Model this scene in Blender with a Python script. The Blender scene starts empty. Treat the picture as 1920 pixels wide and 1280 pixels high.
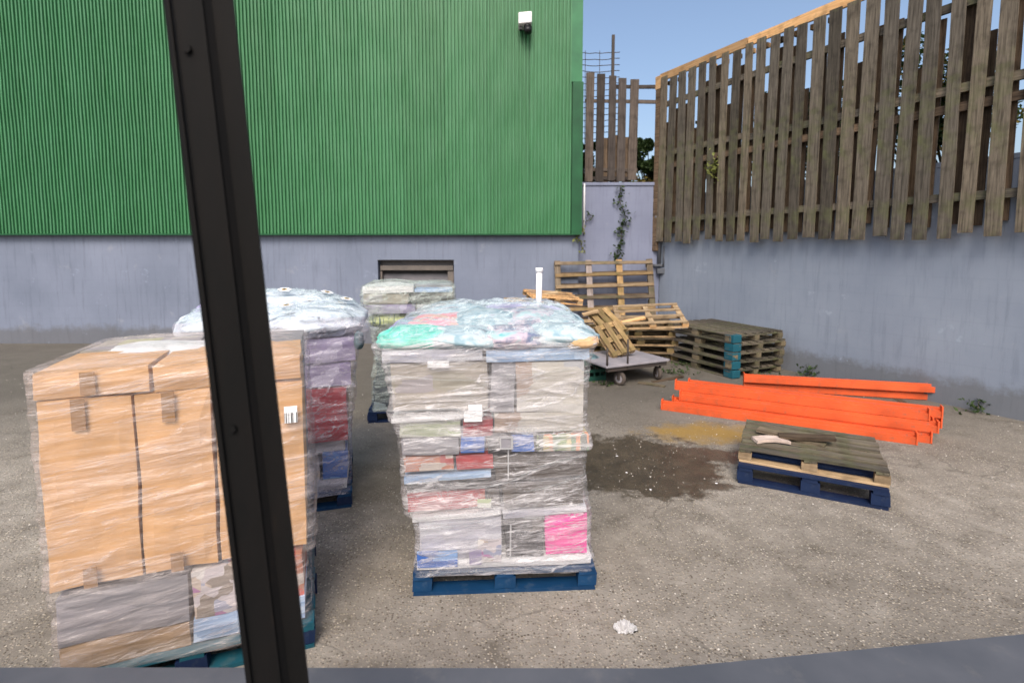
import bpy, bmesh, math, random
from mathutils import Vector, Matrix, noise
from math import radians as R, sin, cos, pi
random.seed(7)
S = bpy.context.scene
COL = S.collection

# ---------------------------------------------------------------- camera, sky, sun
CAMH, PITCH, FPX, CX, CY = 2.24, R(5), 961.0, 960.0, 556.0
cam = bpy.data.cameras.new('camera'); camo = bpy.data.objects.new('camera', cam); COL.objects.link(camo)
camo.location = (0, 0, CAMH); camo.rotation_euler = (R(90) - PITCH, 0, 0)
cam.sensor_width = 36; cam.lens = FPX / 1920 * 36
cam.shift_y = -(640 - CY) / 1920
cam.clip_start = .05; cam.clip_end = 3000
cam.dof.use_dof = True; cam.dof.focus_distance = 3.6; cam.dof.aperture_fstop = 1.9
S.camera = camo

SUN_EL, SUN_AZ = R(48), R(186)          # azimuth measured clockwise from +Y: behind the camera, to the right
sd = Vector((sin(SUN_AZ) * cos(SUN_EL), cos(SUN_AZ) * cos(SUN_EL), sin(SUN_EL)))
W = bpy.data.worlds.new('World'); S.world = W; W.use_nodes = True
wn = W.node_tree; bg = wn.nodes['Background']
sk = wn.nodes.new('ShaderNodeTexSky'); sk.sky_type = 'NISHITA'; sk.sun_disc = False
sk.sun_elevation = SUN_EL; sk.sun_rotation = SUN_AZ; sk.air_density = 1.0; sk.dust_density = 4.5; sk.ozone_density = 1.0
wn.links.new(sk.outputs[0], bg.inputs[0]); bg.inputs[1].default_value = .15
sl = bpy.data.lights.new('sun', 'SUN'); sl.energy = 1.45; sl.angle = R(24); sl.color = (1, .93, .84)
so = bpy.data.objects.new('sun', sl); COL.objects.link(so)
so.rotation_euler = (-sd).to_track_quat('-Z', 'Y').to_euler()
S.view_settings.view_transform = 'Standard'; S.view_settings.look = 'None'
S.view_settings.exposure = 0.58; S.view_settings.gamma = 1; S.view_settings.use_curve_mapping = False

# measured on the photograph (1920 x 1280): where a sight line meets a depth or the ground
def ray(px, py):
    dx, dy = (px - CX) / FPX, (CY - py) / FPX
    return Vector((dx, cos(PITCH) + sin(PITCH) * dy, -sin(PITCH) + cos(PITCH) * dy))
def at(px, py, Y):
    r = ray(px, py); return Vector((0, 0, CAMH)) + r * (Y / r.y)
def gr(px, py, z=0):
    r = ray(px, py); return Vector((0, 0, CAMH)) + r * ((z - CAMH) / r.z)

# ---------------------------------------------------------------- helpers
def obj(name, mesh, mat=None, parent=None, loc=(0, 0, 0), rot=(0, 0, 0)):
    o = bpy.data.objects.new(name, mesh); COL.objects.link(o)
    o.location = loc; o.rotation_euler = rot
    if mat is not None and len(mesh.materials) == 0: mesh.materials.append(mat)
    if parent is not None: o.parent = parent
    return o
def tag(o, label=None, cat=None, group=None, kind=None):
    if label: o['label'] = label
    if cat: o['category'] = cat
    if group: o['group'] = group
    if kind: o['kind'] = kind
    return o
def thing(name, label, cat, loc=(0, 0, 0), rot=(0, 0, 0), group=None):
    o = bpy.data.objects.new(name, None); COL.objects.link(o); o.empty_display_size = .1
    o.location = loc; o.rotation_euler = rot
    return tag(o, label, cat, group)
def mesh_of(bm, smooth=False):
    bmesh.ops.recalc_face_normals(bm, faces=bm.faces)
    me = bpy.data.meshes.new('m'); bm.to_mesh(me); bm.free()
    if smooth:
        for p in me.polygons: p.use_smooth = True
    return me
def add_box(bm, x0, x1, y0, y1, z0, z1, bev=0, mtx=None):
    vs = [bm.verts.new((x, y, z)) for x in (x0, x1) for y in (y0, y1) for z in (z0, z1)]
    fs = [bm.faces.new([vs[i] for i in f]) for f in ((0, 1, 3, 2), (4, 6, 7, 5), (0, 4, 5, 1), (2, 3, 7, 6), (0, 2, 6, 4), (1, 5, 7, 3))]
    if bev:
        es = list({e for f in fs for e in f.edges})
        r = bmesh.ops.bevel(bm, geom=es, offset=bev, segments=2, affect='EDGES', profile=.6)
        vs = list({v for v in r['verts']} | {v for v in vs if v.is_valid})
    if mtx is not None:
        for v in vs:
            if v.is_valid: v.co = mtx @ v.co
    return vs
def box_mesh(x0, x1, y0, y1, z0, z1, bev=0, smooth=False):
    bm = bmesh.new(); add_box(bm, x0, x1, y0, y1, z0, z1, bev); return mesh_of(bm, smooth)
def add_tube(bm, pts, rad, n=8, cap=True):
    pts = [Vector(p) for p in pts]; rings = []
    for i, p in enumerate(pts):
        d = (pts[min(i + 1, len(pts) - 1)] - pts[max(i - 1, 0)]).normalized()
        u = d.orthogonal().normalized() if abs(d.z) < .9 else Vector((1, 0, 0)).cross(d).normalized()
        if i and (u.dot(pu) < 0): u = -u
        pu = u; w = d.cross(u); r = rad[i] if isinstance(rad, (list, tuple)) else rad
        rings.append([bm.verts.new(p + (u * cos(2 * pi * k / n) + w * sin(2 * pi * k / n)) * r) for k in range(n)])
    for a, b in zip(rings, rings[1:]):
        for k in range(n): bm.faces.new((a[k], a[(k + 1) % n], b[(k + 1) % n], b[k]))
    if cap: bm.faces.new(rings[0][::-1]); bm.faces.new(rings[-1])
def tube_mesh(pts, rad, n=8, smooth=True):
    bm = bmesh.new(); add_tube(bm, pts, rad, n); return mesh_of(bm, smooth)
_bc = {}
def board(L, Wd, T, variants=4, warp=.006):
    """a sawn board, long axis X, centred; slightly bent, ends not quite square"""
    k = (round(L, 3), round(Wd, 3), round(T, 3), random.randrange(variants), warp)
    if k in _bc: return _bc[k]
    bm = bmesh.new(); n = 4; rs = []
    ph, am = random.random() * 6, warp * random.uniform(-1, 1)
    for i in range(n + 1):
        x = -L / 2 + L * i / n; rg = []
        dz = am * sin(pi * i / n + ph * .2) ; wv = random.uniform(-.003, .003)
        for (a, b) in ((-1, -1), (1, -1), (1, 1), (-1, 1)):
            e = random.uniform(-.004, .004) if i in (0, n) else 0
            rg.append(bm.verts.new((x + e, a * (Wd / 2 + wv), b * T / 2 + dz)))
        rs.append(rg)
    for a, b in zip(rs, rs[1:]):
        for j in range(4): bm.faces.new((a[j], a[(j + 1) % 4], b[(j + 1) % 4], b[j]))
    bm.faces.new(rs[0][::-1]); bm.faces.new(rs[-1])
    _bc[k] = mesh_of(bm); return _bc[k]
def board_m(L, Wd, T, mat, **kw):
    """same, with a material of its own"""
    key = ('m', round(L, 3), round(Wd, 3), round(T, 3), mat.name, random.randrange(3))
    if key in _bc: return _bc[key]
    me = board(L, Wd, T, **kw).copy(); me.materials.append(mat); _bc[key] = me; return me
def copy_tree(o, parent=None):
    c = o.copy(); COL.objects.link(c)
    if parent: c.parent = parent
    for ch in list(o.children): copy_tree(ch, c)
    return c

# ---------------------------------------------------------------- materials
def nm(name, rough=.6, metal=0, spec=.5):
    m = bpy.data.materials.new(name); m.use_nodes = True
    b = m.node_tree.nodes['Principled BSDF']
    b.inputs['Roughness'].default_value = rough; b.inputs['Metallic'].default_value = metal
    b.inputs['Specular IOR Level'].default_value = spec
    return m, m.node_tree, b
def N(t, ty, **kw):
    n = t.nodes.new(ty)
    for k, v in kw.items():
        if k.startswith('i_'): n.inputs[k[2:].replace('_', ' ')].default_value = v
        else: setattr(n, k, v)
    return n
def ramp(t, fac, stops, interp='LINEAR'):
    r = t.nodes.new('ShaderNodeValToRGB'); cr = r.color_ramp; cr.interpolation = interp
    while len(cr.elements) < len(stops): cr.elements.new(.5)
    for e, (p, c) in zip(cr.elements, stops):
        e.position = p; e.color = (*c, 1) if len(c) == 3 else c
    t.links.new(fac, r.inputs[0]); return r
def coords(t, kind='Object', scale=(1, 1, 1), rot=(0, 0, 0), loc=(0, 0, 0)):
    c = t.nodes.new('ShaderNodeTexCoord'); m = t.nodes.new('ShaderNodeMapping')
    m.inputs['Scale'].default_value = scale; m.inputs['Rotation'].default_value = rot; m.inputs['Location'].default_value = loc
    t.links.new(c.outputs[kind], m.inputs[0]); return m.outputs[0]
def noi(t, vec, scale=5, detail=5, rough=.55, dist=0):
    n = N(t, 'ShaderNodeTexNoise'); n.inputs['Scale'].default_value = scale; n.inputs['Detail'].default_value = detail
    n.inputs['Roughness'].default_value = rough; n.inputs['Distortion'].default_value = dist
    t.links.new(vec, n.inputs['Vector']); return n.outputs[0]
def mix(t, fac, a, b, mode='MIX'):
    n = t.nodes.new('ShaderNodeMix'); n.data_type = 'RGBA'; n.blend_type = mode
    for s, v in ((n.inputs[0], fac), (n.inputs[6], a), (n.inputs[7], b)):
        if hasattr(v, 'is_linked') or isinstance(v, bpy.types.NodeSocket): t.links.new(v, s)
        elif isinstance(v, (int, float)): s.default_value = v
        else: s.default_value = (*v, 1)
    return n.outputs[2]
def math_(t, op, a, b=0, clamp=False):
    n = t.nodes.new('ShaderNodeMath'); n.operation = op; n.use_clamp = clamp
    for s, v in ((n.inputs[0], a), (n.inputs[1], b)):
        if isinstance(v, bpy.types.NodeSocket): t.links.new(v, s)
        else: s.default_value = v
    return n.outputs[0]
def bump(t, b, h, strength=.3, dist=.01):
    n = t.nodes.new('ShaderNodeBump'); n.inputs['Strength'].default_value = strength; n.inputs['Distance'].default_value = dist
    t.links.new(h, n.inputs['Height']); t.links.new(n.outputs[0], b.inputs['Normal'])
def wood(name, dark, light, moss=None, rough=.85, moss_amt=.6):
    m, t, b = nm(name, rough, 0, .2)
    inf = t.nodes.new('ShaderNodeObjectInfo')
    v = coords(t, 'Object', (1.4, 26, 26))
    ad = t.nodes.new('ShaderNodeVectorMath'); ad.operation = 'ADD'
    sc = t.nodes.new('ShaderNodeVectorMath'); sc.operation = 'SCALE'; sc.inputs[0].default_value = (37, 91, 53)
    t.links.new(inf.outputs['Random'], sc.inputs['Scale']); t.links.new(v, ad.inputs[0]); t.links.new(sc.outputs[0], ad.inputs[1])
    g = noi(t, ad.outputs[0], 1.6, 7, .65, .3)
    c = ramp(t, g, [(.3, dark), (.7, light)]).outputs[0]
    rnd = ramp(t, inf.outputs['Random'], [(0, (.55, .53, .5)), (.5, (.95, .93, .9)), (1, (1.35, 1.25, 1.1))]).outputs[0]
    c = mix(t, 1.0, c, rnd, 'MULTIPLY')
    st = noi(t, coords(t, 'Object', (1, 1, 1)), 5, 4)
    c = mix(t, ramp(t, st, [(.5, (0, 0, 0)), (.75, (.55, .55, .55))]).outputs[0], c, tuple(x * .35 for x in dark))
    if moss:
        ms = noi(t, coords(t, 'Object', (1, 1, 1), loc=(3, 1, 7)), 3.2, 5)
        c = mix(t, ramp(t, ms, [(.5, (0, 0, 0)), (.7, (moss_amt,) * 3)]).outputs[0], c, moss)
    t.links.new(c, b.inputs['Base Color']); bump(t, b, g, .5, .004); return m
M = {}
M['wood_old'] = wood('weathered grey brown wood', (.075, .06, .046), (.27, .22, .165), (.09, .1, .045))
M['wood_fence'] = wood('weathered fence wood', (.044, .039, .033), (.18, .162, .138), (.13, .145, .06), moss_amt=.5)
M['wood_purple'] = wood('weathered purple grey wood', (.04, .034, .032), (.118, .103, .098), None)
M['wood_new'] = wood('yellow tan wood', (.13, .085, .042), (.42, .3, .165), (.15, .14, .045), moss_amt=.5)
M['wood_tan'] = wood('pale tan wood', (.22, .155, .095), (.56, .43, .28), None)
M['wood_orange'] = wood('orange tan wood', (.42, .24, .11), (.7, .47, .26), None)
M['wood_pale'] = wood('pale lilac grey wood', (.26, .225, .22), (.56, .49, .48), None)
M['wood_dark'] = wood('deep brown wood', (.05, .036, .026), (.19, .14, .1), None)

def painted(name, col, rough=.6, wear=(.25, .2, .15), amount=.5, scale=9, spec=.3):
    m, t, b = nm(name, rough, 0, spec)
    inf = t.nodes.new('ShaderNodeObjectInfo')
    n1 = noi(t, coords(t), scale, 7, .7)
    n2 = noi(t, coords(t, loc=(5, 2, 1)), 2.5, 4)
    c = mix(t, ramp(t, n2, [(.35, (.75, .75, .75)), (.7, (1.2, 1.2, 1.2))]).outputs[0], (0, 0, 0), col)
    c = mix(t, 1, col, ramp(t, n2, [(.3, (.7, .72, .75)), (.7, (1.15, 1.12, 1.1))]).outputs[0], 'MULTIPLY')
    c = mix(t, ramp(t, n1, [(.62 - .1 * amount, (0, 0, 0)), (.78, (amount,) * 3)]).outputs[0], c, wear)
    t.links.new(c, b.inputs['Base Color']); bump(t, b, n1, .25, .003); return m
M['blue'] = painted('worn blue pallet paint', (.006, .05, .135), .6, (.1, .14, .19), .6)
M['navy'] = painted('worn navy pallet paint', (.007, .02, .065), .6, (.07, .08, .1), .5)
M['teal'] = painted('worn teal blue pallet paint', (.012, .1, .14), .65, (.1, .14, .14), .75)
M['orange'] = painted('orange powder coated steel', (.72, .11, .03), .45, (.22, .12, .08), .85, 17, .45)
M['dgreen'] = painted('dark green plastic', (.012, .06, .045), .5, (.05, .08, .07), .3)
M['steel'] = painted('dusty steel platform', (.3, .29, .32), .5, (.14, .11, .09), .6)
M['iron'] = painted('rusty dark iron', (.06, .05, .045), .7, (.14, .08, .045), .5)
M['rubber'] = painted('dusty rubber', (.09, .075, .065), .85, (.16, .13, .11), .5)
M['white_pl'] = painted('white plastic', (.82, .82, .84), .35, (.6, .6, .58), .2)
M['black_pl'] = painted('black plastic', (.015, .015, .017), .4, (.04, .04, .04), .2)
M['grey_cable'] = painted('grey pipe', (.12, .13, .15), .6, (.2, .18, .16), .3)
M['sill'] = painted('slate grey steel sill', (.088, .096, .112), .7, (.16, .155, .15), .5, 7)
M['door'] = painted('grey door panel', (.19, .185, .2), .6, (.14, .13, .13), .3, 5)
M['doorframe'] = painted('taupe door frame', (.16, .14, .125), .6, (.08, .07, .06), .4)
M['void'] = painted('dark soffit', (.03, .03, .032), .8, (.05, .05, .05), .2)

def post_mat():
    m, t, b = nm('blackened steel with rust', .75, 0, .2)
    n = noi(t, coords(t, 'Object', (1, 1, .3)), 14, 7, .7)
    c = ramp(t, n, [(.35, (.002, .002, .002)), (.62, (.004, .0032, .003)), (.78, (.016, .01, .006))]).outputs[0]
    t.links.new(c, b.inputs['Base Color']); bump(t, b, n, .5, .004); return m
M['post'] = post_mat()

def cladding():
    m, t, b = nm('green painted corrugated steel', .48, 0, .4)
    v = coords(t, 'Object')
    n1 = noi(t, v, .7, 5, .6); n2 = noi(t, coords(t, 'Object', (6, 6, .5)), 3, 6, .65)
    c = ramp(t, n1, [(.3, (.028, .142, .05)), (.7, (.047, .198, .08))]).outputs[0]
    c = mix(t, ramp(t, n2, [(.42, (0, 0, 0)), (.75, (.5, .5, .5))]).outputs[0], c, (.09, .24, .14))
    inf = t.nodes.new('ShaderNodeObjectInfo')
    c = mix(t, 1, c, ramp(t, inf.outputs['Random'], [(0, (.92, .94, .92)), (1, (1.07, 1.05, 1.07))]).outputs[0], 'MULTIPLY')
    t.links.new(c, b.inputs['Base Color']); bump(t, b, n2, .35, .012); return m
M['clad'] = cladding()
M['clad_dark'] = painted('dark green metal', (.012, .09, .035), .5, (.03, .12, .06), .3)
M['clad_trim'] = painted('green trim paint', (.036, .17, .075), .45, (.06, .18, .1), .3)

def wallmat(name, a, bcol):
    m, t, b = nm(name, .85, 0, .2)
    v = coords(t, 'Object')
    n1 = noi(t, v, .55, 6, .6); n2 = noi(t, coords(t, 'Object', (5, 5, .4)), 2.2, 6, .7); n3 = noi(t, v, 40, 4)
    c = ramp(t, n1, [(.3, a), (.7, bcol)]).outputs[0]
    c = mix(t, ramp(t, n2, [(.52, (0, 0, 0)), (.8, (.5, .5, .5))]).outputs[0], c, tuple(x * .5 for x in a))
    c = mix(t, ramp(t, noi(t, v, 1.9, 7, .7), [(.6, (0, 0, 0)), (.72, (.35, .35, .35))]).outputs[0], c, (.34, .35, .38))
    br = N(t, 'ShaderNodeTexBrick'); br.inputs['Scale'].default_value = 1
    br.inputs['Brick Width'].default_value = .62; br.inputs['Row Height'].default_value = .31; br.inputs['Mortar Size'].default_value = .012
    br.inputs['Color1'].default_value = (1, 1, 1, 1); br.inputs['Color2'].default_value = (.93, .93, .93, 1); br.inputs['Mortar'].default_value = (.5, .5, .5, 1)
    sep = t.nodes.new('ShaderNodeSeparateXYZ'); com = t.nodes.new('ShaderNodeCombineXYZ')
    t.links.new(v, sep.inputs[0]); t.links.new(math_(t, 'ADD', sep.outputs[0], sep.outputs[1]), com.inputs[0]); t.links.new(sep.outputs[2], com.inputs[1])
    t.links.new(com.outputs[0], br.inputs['Vector'])
    sz_ = t.nodes.new('ShaderNodeSeparateXYZ'); t.links.new(v, sz_.inputs[0])
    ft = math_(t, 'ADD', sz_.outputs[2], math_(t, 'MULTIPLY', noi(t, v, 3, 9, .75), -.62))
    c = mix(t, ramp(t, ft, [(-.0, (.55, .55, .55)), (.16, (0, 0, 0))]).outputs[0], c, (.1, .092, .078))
    c = mix(t, ramp(t, noi(t, coords(t, 'Object', loc=(7, 3, 2)), 1.4, 9, .75), [(.62, (0, 0, 0)), (.65, (.55, .55, .55))]).outputs[0], c, tuple(x * 1.22 for x in bcol))
    t.links.new(mix(t, .05, c, mix(t, 1, c, br.outputs['Color'], 'MULTIPLY')), b.inputs['Base Color'])
    hh = math_(t, 'ADD', math_(t, 'MULTIPLY', br.outputs['Fac'], -.12), math_(t, 'ADD', math_(t, 'MULTIPLY', n3, .5), math_(t, 'MULTIPLY', n2, .8)))
    bump(t, b, hh, .35, .006); return m
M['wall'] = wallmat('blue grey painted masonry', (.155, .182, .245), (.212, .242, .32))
M['wall_r'] = wallmat('blue grey painted masonry, lighter coat', (.205, .242, .312), (.275, .315, .385))  # right wall copy, colour lightened because little sun reaches it
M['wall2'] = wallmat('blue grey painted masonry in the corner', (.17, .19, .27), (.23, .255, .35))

def ground_mat():
    m, t, b = nm('gritty worn yard surface', .9, 0, .25)
    v = coords(t, 'Object')
    big = noi(t, v, .45, 5, .6); mid = noi(t, v, 3.2, 7, .65); fine = noi(t, v, 60, 4, .7)
    c = ramp(t, mid, [(.3, (.165, .145, .12)), (.42, (.262, .236, .202)), (.58, (.325, .295, .254)), (.75, (.42, .385, .335))]).outputs[0]
    c = mix(t, ramp(t, big, [(.4, (.0, .0, .0)), (.58, (1, 1, 1))]).outputs[0], mix(t, 1, c, (.74, .73, .72), 'MULTIPLY'), c)
    # exposed aggregate
    vo = N(t, 'ShaderNodeTexVoronoi'); vo.inputs['Scale'].default_value = 54; t.links.new(v, vo.inputs['Vector'])
    wn_ = t.nodes.new('ShaderNodeSeparateColor'); t.links.new(vo.outputs['Color'], wn_.inputs[0])
    stone = ramp(t, wn_.outputs[0], [(0, (.13, .108, .083)), (.25, (.27, .232, .18)), (.6, (.4, .35, .275)), (.9, (.56, .5, .41))], 'CONSTANT').outputs[0]
    sm = math_(t, 'MULTIPLY', ramp(t, vo.outputs['Distance'], [(.25, (1, 1, 1)), (.45, (0, 0, 0))]).outputs[0],
               ramp(t, noi(t, v, 1.7, 4), [(.3, (.45, .45, .45)), (.58, (1, 1, 1))]).outputs[0])
    c = mix(t, sm, c, stone)
    c = mix(t, ramp(t, fine, [(.55, (0, 0, 0)), (.72, (.5, .5, .5))]).outputs[0], c, (.1, .088, .075))
    c = mix(t, ramp(t, noi(t, v, 28, 4), [(.6, (0, 0, 0)), (.72, (.5, .5, .5))]).outputs[0], c, (.5, .46, .4))
    # cracks
    vc = N(t, 'ShaderNodeTexVoronoi', feature='DISTANCE_TO_EDGE'); vc.inputs['Scale'].default_value = .55
    wv = t.nodes.new('ShaderNodeVectorMath'); wv.operation = 'ADD'
    nn = N(t, 'ShaderNodeTexNoise'); nn.inputs['Scale'].default_value = 2.2; nn.inputs['Detail'].default_value = 6; t.links.new(v, nn.inputs['Vector'])
    sc = t.nodes.new('ShaderNodeVectorMath'); sc.operation = 'SCALE'; sc.inputs['Scale'].default_value = .6
    t.links.new(nn.outputs['Color'], sc.inputs[0]); t.links.new(v, wv.inputs[0]); t.links.new(sc.outputs[0], wv.inputs[1]); t.links.new(wv.outputs[0], vc.inputs['Vector'])
    cr = ramp(t, vc.outputs[0], [(0, (.4, .4, .4)), (.005, (.2, .2, .2)), (.012, (0, 0, 0))]).outputs[0]
    cr = math_(t, 'MULTIPLY', cr, ramp(t, noi(t, v, .8, 3), [(.42, (0, 0, 0)), (.55, (1, 1, 1))]).outputs[0])
    c = mix(t, cr, c, (.07, .06, .05))
    # far ground darkened: shade painted into its colour
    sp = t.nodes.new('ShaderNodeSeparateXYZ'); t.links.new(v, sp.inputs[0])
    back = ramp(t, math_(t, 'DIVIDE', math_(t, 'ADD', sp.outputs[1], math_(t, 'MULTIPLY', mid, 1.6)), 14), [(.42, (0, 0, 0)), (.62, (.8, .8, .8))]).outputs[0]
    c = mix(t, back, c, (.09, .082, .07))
    def blob(cx, cy, rx, ry, wob, ns):
        w = noi(t, v, ns, 9, .74)
        a = math_(t, 'DIVIDE', math_(t, 'SUBTRACT', sp.outputs[0], cx), rx); d = math_(t, 'DIVIDE', math_(t, 'SUBTRACT', sp.outputs[1], cy), ry)
        q = math_(t, 'SQRT', math_(t, 'ADD', math_(t, 'MULTIPLY', a, a), math_(t, 'MULTIPLY', d, d)))
        return math_(t, 'ADD', q, math_(t, 'MULTIPLY', math_(t, 'SUBTRACT', w, .5), wob))
    och = ramp(t, blob(2.5, 6.2, 1.05, .42, 2.4, 2.6), [(.35, (.9, .9, .9)), (.7, (.5, .5, .5)), (1.0, (0, 0, 0))]).outputs[0]
    c = mix(t, och, c, (.3, .19, .05))
    w1 = ramp(t, blob(1.2, 5.3, 1.1, .85, 2.0, 1.9), [(.84, (.98, .98, .98)), (.95, (.35, .35, .35)), (1.08, (0, 0, 0))]).outputs[0]
    w2 = ramp(t, blob(2.1, 5.5, .8, .3, 2.8, 2.4), [(.6, (.9, .9, .9)), (.8, (.25, .25, .25)), (1.0, (0, 0, 0))]).outputs[0]
    w3 = ramp(t, blob(1.9, 4.75, .5, .13, 3, 3.4), [(.55, (.85, .85, .85)), (.85, (0, 0, 0))]).outputs[0]
    w5 = ramp(t, noi(t, coords(t, 'Object', (1, 1, 1), loc=(4, 9, 0)), 1.1, 8, .7), [(.66, (0, 0, 0)), (.72, (.35, .35, .35))]).outputs[0]
    gap_shade = ramp(t, blob(-1.2, 5.3, .9, 1.4, 1.5, 1.7), [(.5, (.5, .5, .5)), (1.1, (0, 0, 0))]).outputs[0]  # soft shade between the loads, painted into the ground
    w = math_(t, 'MAXIMUM', math_(t, 'MAXIMUM', w1, w2), math_(t, 'MAXIMUM', w3, math_(t, 'MAXIMUM', gap_shade, w5)))
    wet = ramp(t, noi(t, v, 5, 6, .7), [(.3, (.026, .02, .012)), (.7, (.085, .066, .042))]).outputs[0]
    c = mix(t, math_(t, 'MULTIPLY', w, .93), c, wet)  # wet colour, also used for the painted shade between the loads
    t.links.new(c, b.inputs['Base Color'])
    rr = ramp(t, w, [(0, (.92, .92, .92)), (.9, (.38, .38, .38))]).outputs[0]
    t.links.new(rr, b.inputs['Roughness'])
    h = math_(t, 'ADD', math_(t, 'MULTIPLY', mid, 1.2), math_(t, 'ADD', math_(t, 'MULTIPLY', fine, .35), math_(t, 'MULTIPLY', sm, .4)))
    h = math_(t, 'SUBTRACT', h, cr)
    bump(t, b, h, .8, .012); return m
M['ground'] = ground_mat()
def soil():
    m, t, b = nm('rough earth and grass', .95, 0, .1)
    c = ramp(t, noi(t, coords(t), 1.5, 6), [(.35, (.06, .05, .03)), (.65, (.07, .09, .03))]).outputs[0]
    t.links.new(c, b.inputs['Base Color']); return m
M['soil'] = soil()
def leafm(name, a, bb):
    m, t, b = nm(name, .55, 0, .3)
    c = ramp(t, noi(t, coords(t, 'Object'), 9, 3), [(.3, a), (.7, bb)]).outputs[0]
    t.links.new(c, b.inputs['Base Color'])
    b.inputs['Subsurface Weight'].default_value = 0
    tr = N(t, 'ShaderNodeBsdfTranslucent'); t.links.new(c, tr.inputs[0])
    ms = t.nodes.new('ShaderNodeMixShader'); ms.inputs[0].default_value = .3
    t.links.new(b.outputs[0], ms.inputs[1]); t.links.new(tr.outputs[0], ms.inputs[2]); t.links.new(ms.outputs[0], t.nodes['Material Output'].inputs[0])
    return m
M['leaf'] = leafm('dark green leaves', (.025, .05, .015), (.07, .11, .035))
M['leaf_y'] = leafm('yellow green leaves', (.1, .12, .03), (.24, .26, .07))
M['leaf_b'] = leafm('brown yellow leaves', (.1, .08, .02), (.22, .17, .04))
M['bark'] = wood('stem bark', (.05, .04, .03), (.14, .11, .08))

def fabric(name, cols, scale=3, rough=.6, stretch=(1, 1, 1), interp='EASE'):
    """printed bag / textile / packaging film in several colours"""
    m, t, b = nm(name, rough, 0, .4)
    n = noi(t, coords(t, 'Object', stretch, loc=(random.random() * 9, random.random() * 9, 0)), scale, 4, .6, .4)
    k = len(cols); st = [(.28 + .46 * i / max(1, k - 1), c) for i, c in enumerate(cols)]
    c = ramp(t, n, st, interp).outputs[0]
    t.links.new(c, b.inputs['Base Color']); bump(t, b, noi(t, coords(t), 14, 6, .6), .5, .012); return m
def carton(name, base, acc=(), sx=6, sz=9, amt=.8, strip=0, rough=.55, dens=.55):
    """printed carton: blocks of flat print on card, a darker tape strip if asked"""
    m, t, b = nm(name, rough, 0, .4)
    v = coords(t, 'Object', (sx, sx * .6, sz), loc=(random.random() * 20, random.random() * 20, random.random() * 20))
    wob = N(t, 'ShaderNodeTexVoronoi', distance='CHEBYCHEV'); wob.inputs['Scale'].default_value = 1; t.links.new(v, wob.inputs['Vector'])
    s = t.nodes.new('ShaderNodeSeparateColor'); t.links.new(wob.outputs['Color'], s.inputs[0])
    c = mix(t, ramp(t, noi(t, coords(t), 4, 5), [(.3, (0, 0, 0)), (.7, (1, 1, 1))]).outputs[0], base, tuple(x * .8 for x in base))
    if acc:
        k = len(acc); pal = ramp(t, s.outputs[1], [(i / k, a) for i, a in enumerate(acc)], 'CONSTANT').outputs[0]
        f = math_(t, 'MULTIPLY', math_(t, 'GREATER_THAN', s.outputs[0], 1 - dens), amt)
        c = mix(t, f, c, pal)
    t.links.new(c, b.inputs['Base Color']); return m
kraft = (.42, .25, .13)
M['c_tan'] = carton('tan cardboard', (.64, .37, .175), (), 5)
M['c_kraft'] = carton('brown cardboard', (.36, .24, .14), ((.2, .13, .08),), 3, 4, .3)
M['c_beige'] = carton('beige grey carton with faded print', (.36, .32, .27), ((.42, .36, .3), (.3, .28, .22), (.46, .45, .24), (.33, .3, .33), (.5, .47, .43)), 4, 9, .7)
M['c_pinkfig'] = carton('cream carton with pink and grey artwork', (.46, .43, .38), ((.55, .2, .24), (.32, .33, .36), (.62, .58, .5), (.3, .2, .15), (.5, .48, .46)), 6, 7, .75)
M['c_red'] = carton('dark red carton with pale lettering', (.4, .045, .05), ((.5, .2, .14), (.33, .03, .04)), 16, 26, .7, dens=.3)
M['c_redor'] = carton('orange and red printed carton', (.5, .2, .12), ((.6, .1, .08), (.6, .36, .2), (.5, .45, .4), (.4, .08, .08)), 8, 16, .9)
M['c_green'] = carton('pale green and white carton', (.48, .52, .38), ((.6, .6, .55), (.33, .42, .2), (.5, .5, .45)), 4, 30, .8)
M['c_grey'] = carton('grey carton', (.26, .25, .27), ((.3, .29, .32), (.2, .2, .22)), 4, 8, .6)
M['c_dark'] = carton('dark charcoal carton', (.07, .065, .065), ((.1, .095, .09), (.05, .05, .055), (.15, .13, .11)), 3, 9, .7)
M['c_brown'] = carton('dark taupe carton', (.1, .08, .066), ((.15, .12, .095), (.07, .06, .055)), 2, 6, .6)
M['c_pink'] = carton('bright pink carton', (.85, .07, .36), ((.8, .1, .4),), 2, 3, .3)
M['c_blue'] = carton('blue carton', (.06, .16, .5), ((.1, .25, .6), (.3, .5, .75)), 7, 9, .6, dens=.4)
M['c_food'] = carton('carton with a row of green and orange packs', (.1, .12, .08), ((.22, .3, .1), (.7, .25, .08), (.5, .42, .2), (.12, .22, .1)), 24, 3, 1, dens=.85)
M['c_lilac'] = carton('white and lilac carton', (.5, .49, .55), ((.42, .42, .5), (.6, .6, .64), (.35, .35, .4)), 5, 9, .7)
M['c_photo'] = carton('carton with small photographs', (.55, .5, .52), ((.35, .14, .3), (.2, .16, .12), (.5, .4, .32), (.65, .62, .6), (.28, .3, .4)), 13, 17, .9, dens=.5)
M['c_white'] = carton('white card', (.76, .76, .77), (), 3)
M['c_cyan'] = carton('light blue carton', (.36, .5, .7), ((.5, .62, .78), (.25, .36, .55)), 5, 16, .7)
M['c_navy'] = carton('navy carton', (.03, .035, .06), ((.05, .06, .1), (.35, .42, .44)), 3, 9, .8, dens=.25)
M['c_purple'] = carton('lilac print carton', (.3, .26, .4), ((.45, .42, .55), (.2, .16, .3)), 6, 9, .8)
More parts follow.
